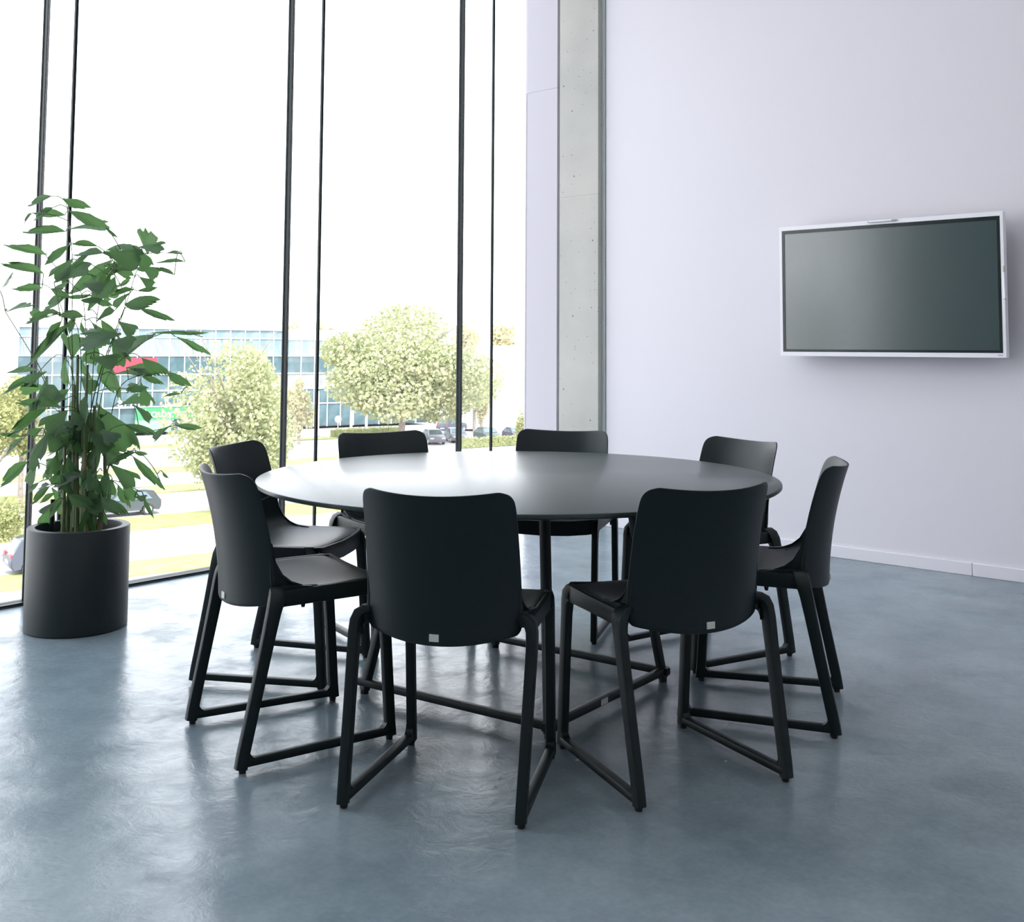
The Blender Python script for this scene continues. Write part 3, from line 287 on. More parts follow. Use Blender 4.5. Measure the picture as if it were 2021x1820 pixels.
for a in ((ix0, iz0, ix0+.016, iz1), (ix1-.016, iz0, ix1, iz1), (ix0+.016, iz0, ix1-.016, iz0+.014), (ix0+.016, iz1-.020, ix1-.016, iz1)):
    b = tvb(a[0], -0.141, a[1], a[2], F1, a[3]); bz.add(b.v, b.f)
bz.build('bezel', M_bezel, tv, smooth=False)
tvb(ix0+.016, -0.1385, iz0+.014, ix1-.016, F1, iz1-.020).build('display_panel', M_screen, tv, smooth=False)
tvb(3.205, -0.1428, 1.1375, 3.229, -0.1418, 1.1410).build('maker_mark', mat('mark_grey', (.25, .27, .28), .5), tv, smooth=False)
def pen(name, a, b, label):
    t = thing(name, a, 0, label, 'pen', None); d = Vector(b) - Vector(a)
    MB().tube([(0,0,0), tuple(d*.80)], .006, 10).build('barrel', M_white, t)
    MB().tube([tuple(d*.80), tuple(d*.93), tuple(d)], [.006, .005, .0015], 10).build('tip', M_copper, t)
    MB().tube([tuple(-d*.05), (0,0,0)], [.0045, .006], 10).build('end_cap', M_copper, t)
pen('stylus', (2.556, -0.149, 1.8610), (2.712, -0.149, 1.8615), 'white stylus lying along the top frame of the wall screen')
pen('stylus', (3.248, -0.149, 1.425), (3.2455, -0.149, 1.590), 'white stylus clipped upright to the right frame of the wall screen')
# ------------------------------------------------------------------ round table
TX, TY = 2.439, -2.974; TR = 0.891; TH = 0.7188
tb = thing('round_table', (TX, TY, 0), 0, 'large round table with thin dark matt top and black steel frame', 'table')
prof = [(0, TH), (TR-.004, TH), (TR-.001, TH-.0015), (TR, TH-.004), (TR, TH-.012), (TR-.004, TH-.015), (TR-.03, TH-.020), (0, TH-.020)]
to = MB().lathe([(r if r > 0 else .0001, z) for r, z in prof], n=160).build('tabletop', M_top, tb)
feet = dict(W=(2.097, -3.364), S=(2.827, -3.286), E=(2.779, -2.587), N=(2.053, -2.650)); fr_ = dict(W=.31, S=.15, E=.25, N=.25)
tops = {}
for k, (x, y) in feet.items():
    a = Vector((x-TX, y-TY, 0.0)); b = Vector((a.x*(1-fr_[k]), a.y*(1-fr_[k]), TH-.03)); tops[k] = b
    MB().sweep([(a.x, a.y, .012), tuple(b)], (.028, .028), (1, 0, 0)).build('leg', M_steel, tb)
    MB().tube([(a.x, a.y, 0), (a.x, a.y, .013)], .014, 14).build('foot_pad', M_rubber, tb)
for p, q in (('W', 'S'), ('S', 'E'), ('E', 'N')):
    a = Vector((feet[p][0]-TX, feet[p][1]-TY, .036)); b = Vector((feet[q][0]-TX, feet[q][1]-TY, .036)); d = (b-a).normalized()
    MB().sweep([tuple(a-d*.022), tuple(b+d*.022)], (.024, .026), (0, 0, 1)).build('floor_bar', M_steel, tb)
for p, q in (('W', 'S'), ('S', 'E'), ('E', 'N'), ('N', 'W')):
    MB().sweep([tuple(tops[p]), tuple(tops[q])], (.026, .03), (0, 0, 1)).build('top_rail', M_steel, tb)
st = MB().box(-.0006, -.020, -.009, .0006, .020, .009).build('bar_sticker', M_tag, tb, smooth=False); st.location = (2.8205-TX, -2.994-TY, .037); st.rotation_euler = (0, 0, .0686)
# ------------------------------------------------------------------ chair
def make_chair():
    t = thing('stacking_chair')
    HW = .2047
    yc = lambda z: -.155 - .070*max(0, (z-.41)/.39)**2.0
    # backrest
    zs = [0.0, .03, .09, .22, .40, .58, .74, .86, .93, .965, .985, 1.0]
    us = [-1, -.96, -.85, -.68, -.45, -.22, 0, .22, .45, .68, .85, .96, 1]
    front = []; back = []
    for s in zs:
        rf = []; rb = []
        for u in us:
            ztop = .791 + .010*u*u; zbot = .408 + .022*u*u
            z = zbot + (ztop-zbot)*s
            hw = HW + .006*(1-s)
            r = .036; d = z - (ztop - r)
            if d > 0: hw -= r - math.sqrt(max(0, r*r - d*d))
            rlo = .03; dl = (zbot + rlo) - z
            if dl > 0: hw -= (rlo - math.sqrt(max(0, rlo*rlo - dl*dl)))*.5
            x = u*hw; uu = abs(x)/HW
            bow = .076*uu**2.3
            y = yc(z) + bow
            th = .0085*(1 - .35*uu**4)
            # normal in plan
            sl = .076*2.3*uu**1.3/HW*(1 if x > 0 else -1); nl = math.sqrt(1+sl*sl)
            rf.append((x - sl/nl*th*.5*-1*-1, y + th/nl*.5, z)); rb.append((x + sl/nl*th*.5, y - th/nl*.5, z))
        front.append(rf); back.append(rb)
    o = MB().add(*sheet(front, back)).build('backrest', M_shell, t); subsurf(o, 1)
    # seat pan curving up into the backrest
    cen = [(.273, .444), (.271, .460), (.262, .470), (.235, .473), (.18, .467), (.10, .459), (.02, .454), (-.05, .455), (-.095, .463), (-.125, .480), (-.146, .510), (-.1585, .560)]
    edg = [(.262, .446), (.261, .462), (.256, .472), (.235, .477), (.18, .477), (.11, .476), (.05, .475), (.005, .479), (-.030, .493), (-.056, .514), (-.0775, .550), (-.0895, .604)]
    ew = [.203, .204, .205, .206, .208, .210, .212, .213, .211, .207, .204, .202]
    us = [-1, -.93, -.8, -.6, -.35, 0, .35, .6, .8, .93, 1]
    front = []; back = []
    for i in range(len(cen)):
        a = max(i-1, 0); b = min(i+1, len(cen)-1)
        dy, dz = cen[b][0]-cen[a][0], cen[b][1]-cen[a][1]; L = math.hypot(dy, dz); ny, nz = dz/L, -dy/L
        rf = []; rb = []
        for u in us:
            k = abs(u)**2.4; y = cen[i][0]*(1-k) + edg[i][0]*k; z = cen[i][1]*(1-k) + edg[i][1]*k
            rf.append((u*ew[i], y, z)); rb.append((u*ew[i], y - ny*.007, z - nz*.007))
        front.append(rf); back.append(rb)
    o = MB().add(*sheet(front, back)).build('seat', M_shell, t); subsurf(o, 1)
    # apron: U-shaped band under the seat edge
    ap = MB()
    path = [(.226, -.075, .452), (.224, -.02, .452), (.219, .10, .453), (.213, .21, .453), (.208, .240, .452), (.196, .256, .450), (.175, .262, .447), (.10, .266, .440), (0, .268, .437)]
    path = path + [(-x, y, z) for x, y, z in path[-2::-1]]
    v0 = len(path); sec = [(.044, .017)]*5 + [(.048, .015)]*2 + [(.058, .012)]*5 + [(.048, .015)]*2 + [(.044, .017)]*5
    ap.sweep(path, sec[:v0] if len(sec) >= v0 else sec + [(.044, .017)]*(v0-len(sec)), (0, 0, 1), 3)
    ap.build('seat_apron', M_plastic, t)
    for s in (-1, 1):
        pol = [(y, z) for y, z in edg[6:]] + [(-.098, .604), (-.092, .50), (-.085, .455), (.03, .455)]
        MB().prism(pol, 'x', min(s*.1985, s*.2035), max(s*.1985, s*.2035)).build('side_cheek', M_plastic, t, smooth=False)
        MB().prism([(.03, .476), (.005, .479), (-.030, .483), (-.060, .486), (-.085, .470), (-.085, .452), (.03, .452)], 'x', min(s*.205, s*.219), max(s*.205, s*.219)).build('side_cheek', M_plastic, t, smooth=False)
    ub = MB()
    for x in (-.10, 0, .10): ub.sweep([(x, .25, .447), (x, .08, .438), (x, -.12, .440)], (.004, .022), (1, 0, 0), 2)
    ub.build('seat_rib', M_plastic, t)
    for s in (-1, 1):
        rear = [(.2304, -.176, .011), (.2310, -.170, .05), (.2345, -.135, .22), (.2375, -.107, .36), (.2385, -.096, .415), (.2370, -.089, .443), (.2310, -.083, .462), (.2200, -.078, .472), (.2060, -.072, .474)]
        MB().sweep([(s*x, y, z) for x, y, z in rear], [(.034, .026)]*3 + [(.037, .026), (.040, .026), (.044, .026), (.046, .025), (.046, .022), (.044, .018)], (0, 1, 0)).build('leg', M_plastic, t)
        fl = [(.2082, .2880, .011), (.2082, .284, .05), (.2085, .270, .26), (.2088, .260, .39), (.2088, .256, .425), (.2088, .250, .448), (.2088, .237, .464), (.2088, .215, .4685)]
        MB().sweep([(s*x, y, z) for x, y, z in fl], [(.025, .031)]*3 + [(.025, .034), (.025, .040), (.025, .042), (.024, .030), (.020, .018)], (1, 0, 0)).build('leg', M_plastic, t)
        a = Vector((s*.2304, -.172, .0255)); b = Vector((s*.2095, .275, .0255))
        MB().sweep([tuple(a), tuple(b)], (.026, .022), (1, 0, 0)).build('runner', M_plastic, t)
        # rounded inner corners where legs meet runner and apron
        def gus(y0, z0, sy, sz, r, x, lean=0.0):
            pts = [(y0, z0)]
            for k in range(7):
                an = math.pi/2*k/6; yy = sy*(r - r*math.sin(an)); zz = sz*(r - r*math.cos(an)); pts.append((y0 + yy + lean*zz, z0 + zz))
            MB().prism(pts, 'x', s*x-.0115, s*x+.0115).build('corner_gusset', M_plastic, t, smooth=False)
        gus(-.161, .034, 1, 1, .034, .2302, .17); gus(.272, .034, -1, 1, .026, .2095, -.05)
        gus(-.083, .436, 1, -1, .030, .231, .0); gus(.245, .436, -1, -1, .030, .2105, .0)
        for (x, y) in ((.2302, -.171), (.2085, .284)): MB().tube([(s*x, y, 0), (s*x, y, .0135)], [.0095, .0115], 12).build('foot_cap', M_rubber, t)
        MB().tube([(s*.145, .03, .446), (s*.145, .03, .424), (s*.145, .03, .402)], [.016, .010, .005], 10).build('stacking_peg', M_plastic, t)
    MB().tube([(.165, -.015, .4765), (.165, -.015, .4790)], .0045, 12).build('screw_cover', M_rubber, t)
    yl = yc(.428) - .0052
    MB().box(-.0125, yl-.0014, .4215, .0125, yl+.002, .4395, .0005).build('label_tag', M_tag, t, smooth=False, label='small pale grey label plate')
    return t
chairs = [
 ((2.8673,-3.7495), 0.4647, 'charcoal plastic chair seen squarely from behind, nearest to the viewer, left of the front pair'),
 ((3.2496,-3.2487), 1.1395, 'charcoal plastic chair seen from behind at the right front of the round table'),
 ((2.1901,-3.8125), -0.2898, 'charcoal plastic chair at the left front, its greyish back towards the planter'),
 ((1.6274,-3.3948), -1.0929, 'charcoal plastic chair behind the left front chair, its seat shining pale from the window'),
 ((1.5810,-2.7416), 4.3809, 'charcoal plastic chair beyond the table whose dark back stands against the big tree outside'),
 ((1.9997,-2.2026), 3.6167, 'charcoal plastic chair beyond the table, directly in front of the concrete column'),
 ((2.6975,-2.0930), 2.8442, 'charcoal plastic chair beyond the table with a bluish sheen, against the white wall'),
 ((3.2169,-2.5694), 1.9701, 'charcoal plastic chair seen in profile at the right end of the round table'),
]
proto = make_chair()
for k, ((x, y), r, lab) in enumerate(chairs):
    o = proto if k == 0 else copy_tree(proto)
    o.location = (x, y, 0); o.rotation_euler = (0, 0, r)
    tag(o, lab, 'chair', 'chairs around the round table')
# ------------------------------------------------------------------ planter and palm
PX, PY, PR, PH = 0.5507, -3.5724, 0.2013, 0.4124
pl = thing('planter', (PX, PY, 0), 0, 'smooth anthracite cylindrical planter on the floor by the glass wall', 'planter')
MB().lathe([(.0001, 0), (PR-.004, 0), (PR, .004), (PR, PH-.004), (PR-.003, PH), (PR-.031, PH), (PR-.033, PH-.003), (PR-.033, .34), (.0001, .34)], n=96).build('pot', M_pot, pl)
sm = MB(); rg = random.Random(4)
for k in range(900):
    a = rg.uniform(0, 6.283); r = math.sqrt(rg.random())*(PR-.04); s = rg.uniform(.004, .008); c = Vector((r*math.cos(a), r*math.sin(a), .362+rg.uniform(0, .01)))
    vs = [c+Vector(d)*s*rg.uniform(.7, 1.2) for d in ((1,0,0),(0,1,0),(-1,0,0),(0,-1,0),(0,0,1),(0,0,-1))]
    sm.add(vs, [(0,1,4),(1,2,4),(2,3,4),(3,0,4),(1,0,5),(2,1,5),(3,2,5),(0,3,5)])
MB().lathe([(.0001, .366), (PR-.034, .362), (PR-.034, .335), (.0001, .335)], n=48).build('soil_bed', M_soil, pl)
sm.build('clay_granules', M_soil, pl, smooth=False, kind='stuff')
MB().tube([(0.416-PX, -3.622-PY, .34), (0.416-PX, -3.622-PY, .512)], .0095, 16).build('watering_tube', M_dark, pl)
D = json.loads(PLANT)
palm = thing('fishtail_palm', (PX, PY, .36), 0, 'tall fishtail palm with ragged green leaves growing in the dark planter', 'plant')
o0 = Vector((PX, PY, .36))
def smooth_path(p, n=5):
    P = [Vector(q) for q in p]; out = []
    for i in range(len(P)-1):
        a, b, c, d = P[max(i-1, 0)], P[i], P[i+1], P[min(i+2, len(P)-1)]
        for k in range(n):
            t = k/n; out.append(.5*((2*b) + (c-a)*t + (2*a-5*b+4*c-d)*t*t + (3*b-a-3*c+d)*t**3))
    out.append(P[-1]); return out
for s in D['stem']:
    w = s[-1]; p = smooth_path(s[:-1]); p = [q-o0 for q in p]; n = len(p)
    MB().tube([tuple(q) for q in p], [max(.0019, w*.72*(1-.62*i/n)) for i in range(n)], 6).build('leaf_stalk', M_stem, palm)
for a, b in D['cane']:
    a = Vector(a)-o0; b = Vector(b)-o0; m = (a+b)/2 + Vector((rnd.uniform(-.01, .01), rnd.uniform(-.01, .01), 0))
    p = smooth_path([a, m, b], 6); n = len(p)
    MB().tube([tuple(q) for q in p], [.0095*(1-.45*i/n)*(1.15 if i % 4 == 0 else 1) for i in range(n)], 8).build('cane', M_cane, palm)
def leaf_mesh(kind, seed, m):
    r = random.Random(seed); C = 9; vs = []; fs = []
    rows = [0, .06, .16, .3, .45, .6, .75, .88, 1.0]
    jag = [r.uniform(-.09, .09) for _ in range(C)]
    bend = r.uniform(.08, .20)
    for i, v in enumerate(rows):
        if kind == 'fan': hw = .04 + .46*min(1, (v/.86))**1.15
        else: hw = .03 + .47*math.sin(math.pi*v**1.15*.86)**.85
        if kind != 'fan' and i % 2: hw *= r.uniform(.88, 1.04)
        for j in range(C):
            u = -1 + 2*j/(C-1)
            if kind == 'fan':
                top = 1.0 - .10*abs(u) + jag[j]*1.0 + (.06 if j % 2 else -.03)
            else:
                top = 1.0 - .16*(u+1) + jag[j]*.9 + (.035 if j % 2 else -.02)
            y = v*top
            z = -bend*v*v + .10*abs(u)*hw*(1 if kind == 'fan' else 1.6) + .018*math.sin(j*2.1+i)*v
            vs.append((u*hw, y, z))
    n = len(rows)
    for i in range(n-1):
        for j in range(C-1): a = i*C+j; fs.append((a, a+1, a+C+1, a+C))
    return MB().add(vs, fs).mesh('leaf', m, True, False)
fans = [leaf_mesh('fan', s, M_leaf) for s in range(4)] + [leaf_mesh('fan', 9, M_leaf2)]
lans = [leaf_mesh('lance', s+20, M_leaf) for s in range(5)] + [leaf_mesh('lance', 31, M_leaf2)]
samples = []
for s in D['stem']: samples += smooth_path(s[:-1], 8)
for s in D['cane']:
    for q in range(9): samples.append(Vector(s[0]).lerp(Vector(s[1]), q/8))
for k, L in enumerate(D['leaf']):
    a = Vector(L[0:3]); near = min(samples, key=lambda q: (q-a).length + .6*max(0, q.z-a.z))
    if .008 < (near-a).length < .20:
        mid = (near+a)/2 + Vector((0, 0, .012)); MB().tube([tuple(q-o0) for q in smooth_path([near, mid, a], 3)], .0021, 5).build('leaf_stalk', M_stem, palm)
for k, L in enumerate(D['leaf']):
    a = Vector(L[0:3]); b = Vector(L[3:6]); nn = Vector(L[6:9]); w = L[9]; d = b-a; ln = d.length; y = d.normalized(); nn = (nn - y*nn.dot(y)).normalized(); x = y.cross(nn)
    pool = fans if w/ln > .42 else lans
    me = pool[-1] if k in (15, 24, 26, 41, 51, 70, 92, 144) else pool[k % (len(pool)-1)]
    o = bpy.data.objects.new('leaf', me); link(o, palm)
    mm = Matrix.Identity(4)
    for i, (v, s) in enumerate(((x, w*1.2), (y, ln*1.06), (nn, ln*.9))):
        for j in range(3): mm[j][i] = v[j]*s
    mm.translation = a-o0; o.matrix_local = mm
# ------------------------------------------------------------------ outside: ground, roads, verges
GZ = -9.0
M_road = mat('pale_asphalt', (0.42, 0.39, 0.41), 0.9, 0.2, noise=(.6, (.50, .46, .47), .4, .7))
M_pave = mat('pale_paving', (0.52, 0.48, 0.49), 0.9, 0.2, noise=(1.2, (.60, .56, .56), .4, .7))
M_grass = mat('verge_grass', (0.24, 0.255, 0.105), 0.95, 0.1, noise=(.9, (.34, .33, .15), .35, .7, 9))
M_line = mat('road_paint', (.75, .75, .75), .7)
RD = Vector((.2262, .9741, 0)); RM = Vector((-.9741, .2262, 0)); RO = Vector((4.8818, -5.8721, 0))
def rp(p, a, z=0.0): q = RO + RD*a + RM*p; return (q.x, q.y, GZ+z)
MB().add([(-700,-500,GZ-.3),(60,-500,GZ-.3),(60,700,GZ-.3),(-700,700,GZ-.3)], [(0,1,2,3)]).build('ground', M_pave, smooth=False, kind='structure', label='pale open ground outside below the windows')
def strip(name, m, p0, p1, a0, a1, z, **kw):
    c = [rp(p0, a0, 0), rp(p0, a1, 0), rp(p1, a1, 0), rp(p1, a0, 0)]
    vs = [(x, y, GZ-.32) for x, y, _ in c] + [(x, y, GZ+z) for x, y, _ in c]
    return MB().add(vs, [(0,1,2,3),(4,5,6,7),(0,1,5,4),(1,2,6,5),(2,3,7,6),(3,0,4,7)]).build(name, m, smooth=False, **kw)
strip('pavement', M_pave, 10, 49.3, -60, 160, -.05, kind='structure', label='pale paving strip nearest the building')
strip('grass_verge', M_grass, 49.3, 52.6, -60, 160, .02, kind='structure', label='grass verge between the paving and the near road')
strip('road', M_road, 52.6, 61.5, -60, 160, -.06, kind='structure', label='near road crossing below the windows')
strip('grass_verge', M_grass, 61.5, 66.0, -60, 160, .03, kind='structure', label='grass verge between the two roads')
strip('road', M_road, 66.0, 76, -60, 160, -.06, kind='structure', label='second road with the dark wagon')
strip('grass_verge', M_grass, 76, 80, -60, 48, .03, kind='structure', label='grass verge beyond the second road')
strip('pavement', M_pave, 80, 88, -60, 160, -.05, kind='structure', label='service lane beyond the second road')
strip('grass_verge', M_grass, 88, 92, -60, 50, .03, kind='structure', label='grass verge before the car park')
strip('pavement', M_pave, 92, 110, -60, 160, -.04, kind='structure', label='car park surface')
strip('grass_verge', M_grass, 110, 113, -20, 64, .05, kind='structure', label='grass verge before the office building')
ln = thing('road_marking', kind='structure', label='white dashed centre line on the near road')
for k in range(14):
    a = -20+k*9.0; c = [rp(57, a, -.055), rp(57, a+4, -.055), rp(57.15, a+4, -.055), rp(57.15, a, -.055)]
    MB().add(c, [(0,1,2,3)]).build('dash', M_line, ln, smooth=False)
# ------------------------------------------------------------------ trees
M_crown = mat('tree_leaves', (0.35, 0.38, 0.21), 0.7, 0.3, noise=(.7, (.54, .52, .31), .4, .65), transl=((.36, .40, .20), .3))
M_crown2 = mat('pale_and_hazed_leaves', (0.48, 0.46, 0.26), 0.7, 0.3, noise=(.8, (.56, .50, .32), .4, .65), transl=((.6, .55, .3), .3))  # pale leaves; on the distant wood the paleness is painted haze
M_hedge = mat('yellow_green_leaves', (0.30, 0.32, 0.14), 0.7, 0.3, noise=(.9, (.40, .40, .19), .4, .65), transl=((.42, .42, .18), .3))
M_bark = mat('bark', (0.30, 0.26, 0.22), 0.9, 0.2, noise=(6, (.2, .17, .14), .4, .7))
def crown(c, rx, rz, n, size, seed, low=0.0, lobes=14):
    r = random.Random(seed); m = MB(); L = []
    for k in range(lobes):
        while True:
            d = Vector((r.uniform(-1,1), r.uniform(-1,1), r.uniform(-1,1)))
            if .15 < d.length < 1: break
        L.append((Vector((c[0]+d.x*rx*.68, c[1]+d.y*rx*.68, c[2]+d.z*rz*.70)), r.uniform(.28, .46)))
    L.append((Vector(c), .72))
    vs = []; fs = []
    for k in range(n):
        q, f = L[r.randrange(len(L))]
        d = Vector((r.gauss(0,1), r.gauss(0,1), r.gauss(0,1))).normalized()*(r.random()**.28)
        p = Vector((q.x+d.x*rx*f, q.y+d.y*rx*f, q.z+d.z*rz*f))
        a = Vector((r.gauss(0,1), r.gauss(0,1), r.gauss(0,1))).normalized(); b = a.orthogonal().normalized(); s = size*r.uniform(.5, 1.25)
        i = len(vs); vs += [p+a*s*.62, p+b*s*.42, p-a*s*.55, p-b*s*.42]; fs.append((i, i+1, i+2, i+3))
    return m.add(vs, fs)
def tree(name, x, y, h, r, n, size, seed, label, m=None, bottom=.25, cat='tree', group=None, trunk=.16):
    t = thing(name, (x, y, GZ), 0, label, cat, group)
    cz = h*(1+bottom)/2; rz = h*(1-bottom)/2
    crown((0, 0, cz), r, rz, n, size, seed).build('crown', m or M_crown, t, smooth=False, fix=False)
    rr = random.Random(seed); tk = MB(); tk.tube([(0,0,0), (.05*r*rr.uniform(-1,1), 0, h*.35), (0, .05*r, h*.7)], [trunk*1.2, trunk, trunk*.4], 8)
    for k in range(7):
        z0 = h*rr.uniform(.25, .55); a = rr.uniform(0, 6.28); tk.tube([(0,0,z0), (r*.35*math.cos(a), r*.35*math.sin(a), z0+rz*.45), (r*.7*math.cos(a), r*.7*math.sin(a), z0+rz*.8)], [trunk*.45, trunk*.28, trunk*.1], 6)
    tk.build('trunk', M_bark, t)
    return t
tree('tree', -53.5, 35.0, 12.8, 4.9, 17000, .25, 1, 'tall bushy tree between plant and first chairs, crown reaching almost to the ground', bottom=-.12)
tree('tree', -77.3, 72.6, 15.0, 11.2, 30000, .38, 2, 'broad round tree in the middle of the view behind the table', bottom=.10, trunk=.3)
tree('tree', -80.9, 87.9, 9.6, 2.3, 3000, .36, 3, 'smaller loose tree right of the broad round tree', bottom=.25)
tree('tree', -65.5, 27.4, 8.4, 2.3, 5000, .24, 4, 'young tree at the far left behind the palm leaves', m=M_hedge, bottom=.28)
tree('tree', -63.0, 24.2, 8.0, 2.2, 4000, .24, 44, 'young tree at the left picture edge', m=M_hedge, bottom=.28)
tree('shrub', -48.9, 18.4, 3.0, 1.5, 4500, .14, 5, 'yellow-green shrub behind the dark car at lower left', m=M_hedge, bottom=.02, cat='shrub', trunk=.05)
tree('sapling', -68.4, 49.9, 4.2, .8, 900, .16, 6, 'thin sapling on the verge left of the second mullion', m=M_hedge, bottom=.4, trunk=.05)
tree('tree', -86.9, 67.0, 7.3, 1.8, 2600, .28, 7, 'pale pinkish small tree just right of the second mullion', m=M_crown2, bottom=.1)
tree('shrub', -66.9, 80.1, 4.3, 1.15, 1800, .18, 8, 'yellow shrub against the white end panel', m=M_hedge, bottom=.03, cat='shrub', trunk=.05)
tree('tree', -92.1, 69.1, 5.5, 1.5, 1500, .28, 9, 'low green tree behind the pale small tree', bottom=.1)
tree('tree', -82.3, 90.7, 6.5, 1.3, 1500, .28, 10, 'pale low tree before the white hall', m=M_crown2, bottom=.15)
tree('tree', -80.0, 53.2, 8.2, 3.6, 5000, .34, 12, 'wide tree merging behind the tall bushy tree', bottom=.05)
FL = [(-348.3,143.2,14.0),(-366.9,162.8,15.1),(-363.9,173.7,14.3),(-350.6,179.7,16.1),(-332.4,182.6,15.5),(-299.1,175.8,15.3),(-324.0,204.2,18.6),(-300.8,202.7,18.8),(-279.7,201.4,17.6),(-277.6,213.7,19.8),(-288.7,237.6,20.7),(-250.7,220.3,18.6),(-241.5,226.8,20.2),(-232.7,233.5,18.4),(-253.1,271.7,22.0),(-218.7,251.0,20.8),(-233.9,287.3,21.0)]
for k, (x, y, h) in enumerate(FL):
    tree('distant_tree', x, y, h, 5.6, 1500, 1.2, 50+k, 'tree of the distant wood on the horizon, haze put into its leaf colour', m=M_crown2, bottom=.05, group='distant wood on the horizon', trunk=.3)
for k, (p, a0, a1) in enumerate(((111.5, 57, 66), (115.2, 45, 54), (93, 62, 70))):
    A = Vector(rp(p, a0)); B = Vector(rp(p, a1)); t = thing('hedge', tuple((A+B)/2), math.atan2(RD.y, RD.x), ['clipped low hedge before the glass ground floor', 'clipped low hedge left of the flagpoles', 'clipped low hedge by the parked cars'][k], 'hedge')
    L = (B-A).length/2; r = random.Random(k); vs = []; fs = []
    for q in range(1800):
        c = Vector((r.uniform(-L, L), r.uniform(-.6, .6), r.uniform(0, 1.0))); a = Vector((r.gauss(0,1), r.gauss(0,1), r.gauss(0,1))).normalized(); b = a.orthogonal().normalized(); i = len(vs)
        vs += [c+a*.13, c+b*.09, c-a*.13, c-b*.09]; fs.append((i, i+1, i+2, i+3))
    MB().add(vs, fs).build('foliage', M_hedge, t, smooth=False, fix=False)
    MB().box(-L, -.5, 0, L, .5, .85).build('hedge_core', mat('hedge_core', (.2, .22, .09), .9), t, smooth=False)
# ------------------------------------------------------------------ glass office building across the road
M_pane = mat('office_glass', (0.07, 0.12, 0.135), 0.2, 0.3, noise=(.5, (.11, .17, .19), .45, .6))
M_panel_l = mat('office_light_glass', (0.17, 0.24, 0.28), 0.2, 0.3, noise=(.6, (.26, .33, .38), .4, .6))
M_frame = mat('office_white_frame', (.85, .85, .87), .5)
M_band = mat('office_grey_panel', (.24, .24, .24), .6, noise=(.8, (.28, .28, .27), .4, .6))
A = Vector((-115.78, 50.17, 0)); B = Vector((-101.34, 100.66, 0)); ang = math.atan2(B.y-A.y, B.x-A.x); LEN = (B-A).length
ob = thing('office_building', (A.x, A.y, GZ), ang, 'long glass-fronted office building with white frames and coloured signs across the road', 'building')
# local: x along the facade, y = away (+) , z up
MB().box(0, .25, 0, LEN, 14, 12.30).build('wall', mat('office_inner', (.22, .26, .28), .8), ob, smooth=False)
MB().box(-.1, -.25, 12.30, LEN+.1, 14, 12.50).build('roof', M_frame, ob, smooth=False)
MB().box(31.5, -.12, 11.15, LEN, .25, 12.30).build('parapet', M_frame, ob, smooth=False)
MB().box(-7.5, -1.0, 0, -.02, 14, 12.45).build('stair_tower', M_frame, ob, smooth=False)
N = 28; cw = LEN/N; rows = [(0.15, 2.95, 0), (3.1, 4.9, 0), (5.0, 6.85, 0), (7.0, 9.05, 0), (9.2, 11.25, 1), (11.4, 12.25, 1)]
pm = {}
for ri, (z0, z1, kind) in enumerate(rows):
    for c in range(N):
        if ri == 5 and (c+.5)*cw > 31.5: continue
        mtl = M_panel_l if kind else M_pane
        if ri == 2 and (c+.5)*cw > 27: mtl = M_band
        key = (ri, mtl.name)
        if key not in pm: pm[key] = MB().box(.04, 0, z0, cw-.04, .06, z1).mesh('window_pane', mtl, False)
        o = bpy.data.objects.new('window_pane', pm[key]); link(o, ob); o.location = (c*cw, rnd.uniform(0, .03), 0)
fm = None
me = MB().box(-.05, -.10, 0, .05, .12, 12.25).mesh('mullion', M_frame, False)
for c in range(N+1): o = bpy.data.objects.new('mullion', me); link(o, ob); o.location = (c*cw, 0, 0)
for z in (3.0, 4.95, 6.9, 9.12, 11.3): MB().box(0, -.14, z-.07, LEN, .12, z+.07).build('transom', M_frame, ob, smooth=False)
me = MB().box(-.035, -.05, 0, .035, -.01, 1.9).mesh('blind_slat', M_frame, False)
for k in range(110): o = bpy.data.objects.new('blind_slat', me); link(o, ob); o.location = (.5+k*.19 + (k//8)*.25, -.01, 9.2)
M_red = mat('red_sign', (.45, .03, .06), .5); M_green = mat('green_sign', (.05, .26, .11), .5); M_lgreen = mat('light_green_sign', (.22, .42, .26), .5); M_cyan = mat('cyan_sign', (.05, .36, .42), .5)
MB().box(9.6, -.30, 7.15, 15.4, -.16, 8.85).build('red_banner', M_red, ob, smooth=False)
MB().box(13.0, -.60, 1.55, 22.5, -.20, 3.05).build('green_sign_board', M_green, ob, smooth=False)
MB().box(13.0, -.55, 0.1, 17.2, -.20, 1.55).build('green_sign_board', M_lgreen, ob, smooth=False)
MB().box(10.5, -.7, 3.05, 24.5, -.2, 3.15).build('sign_shelf', M_frame, ob, smooth=False)
MB().box(34.1, -.25, 1.65, 35.8, -.15, 2.75).build('cyan_sign_board', M_cyan, ob, smooth=False)
MB().box(49.6, -.25, 1.8, 50.6, -.15, 2.9).build('cyan_sign_board', M_cyan, ob, smooth=False)
def text(s, size, x, y, z, m, name, parent, ext=.03, ws=1.0):
    c = bpy.data.curves.new(name, 'FONT'); c.body = s; c.size = size; c.extrude = ext; c.space_character = ws; c.materials.append(m)
    tmp = bpy.data.objects.new('tmp', c); COL.objects.link(tmp); bpy.context.view_layer.update()
    me = bpy.data.meshes.new_from_object(tmp.evaluated_get(bpy.context.evaluated_depsgraph_get())); bpy.data.objects.remove(tmp)
    o = bpy.data.objects.new(name, me); link(o, parent); o.location = (x, y, z); o.rotation_euler = (math.radians(90), 0, 0); return o
M_let = mat('white_letters', (.9, .9, .9), .5)
text('bouw zonder', 1.45, 14.0, -.62, 1.85, M_let, 'sign_lettering', ob)
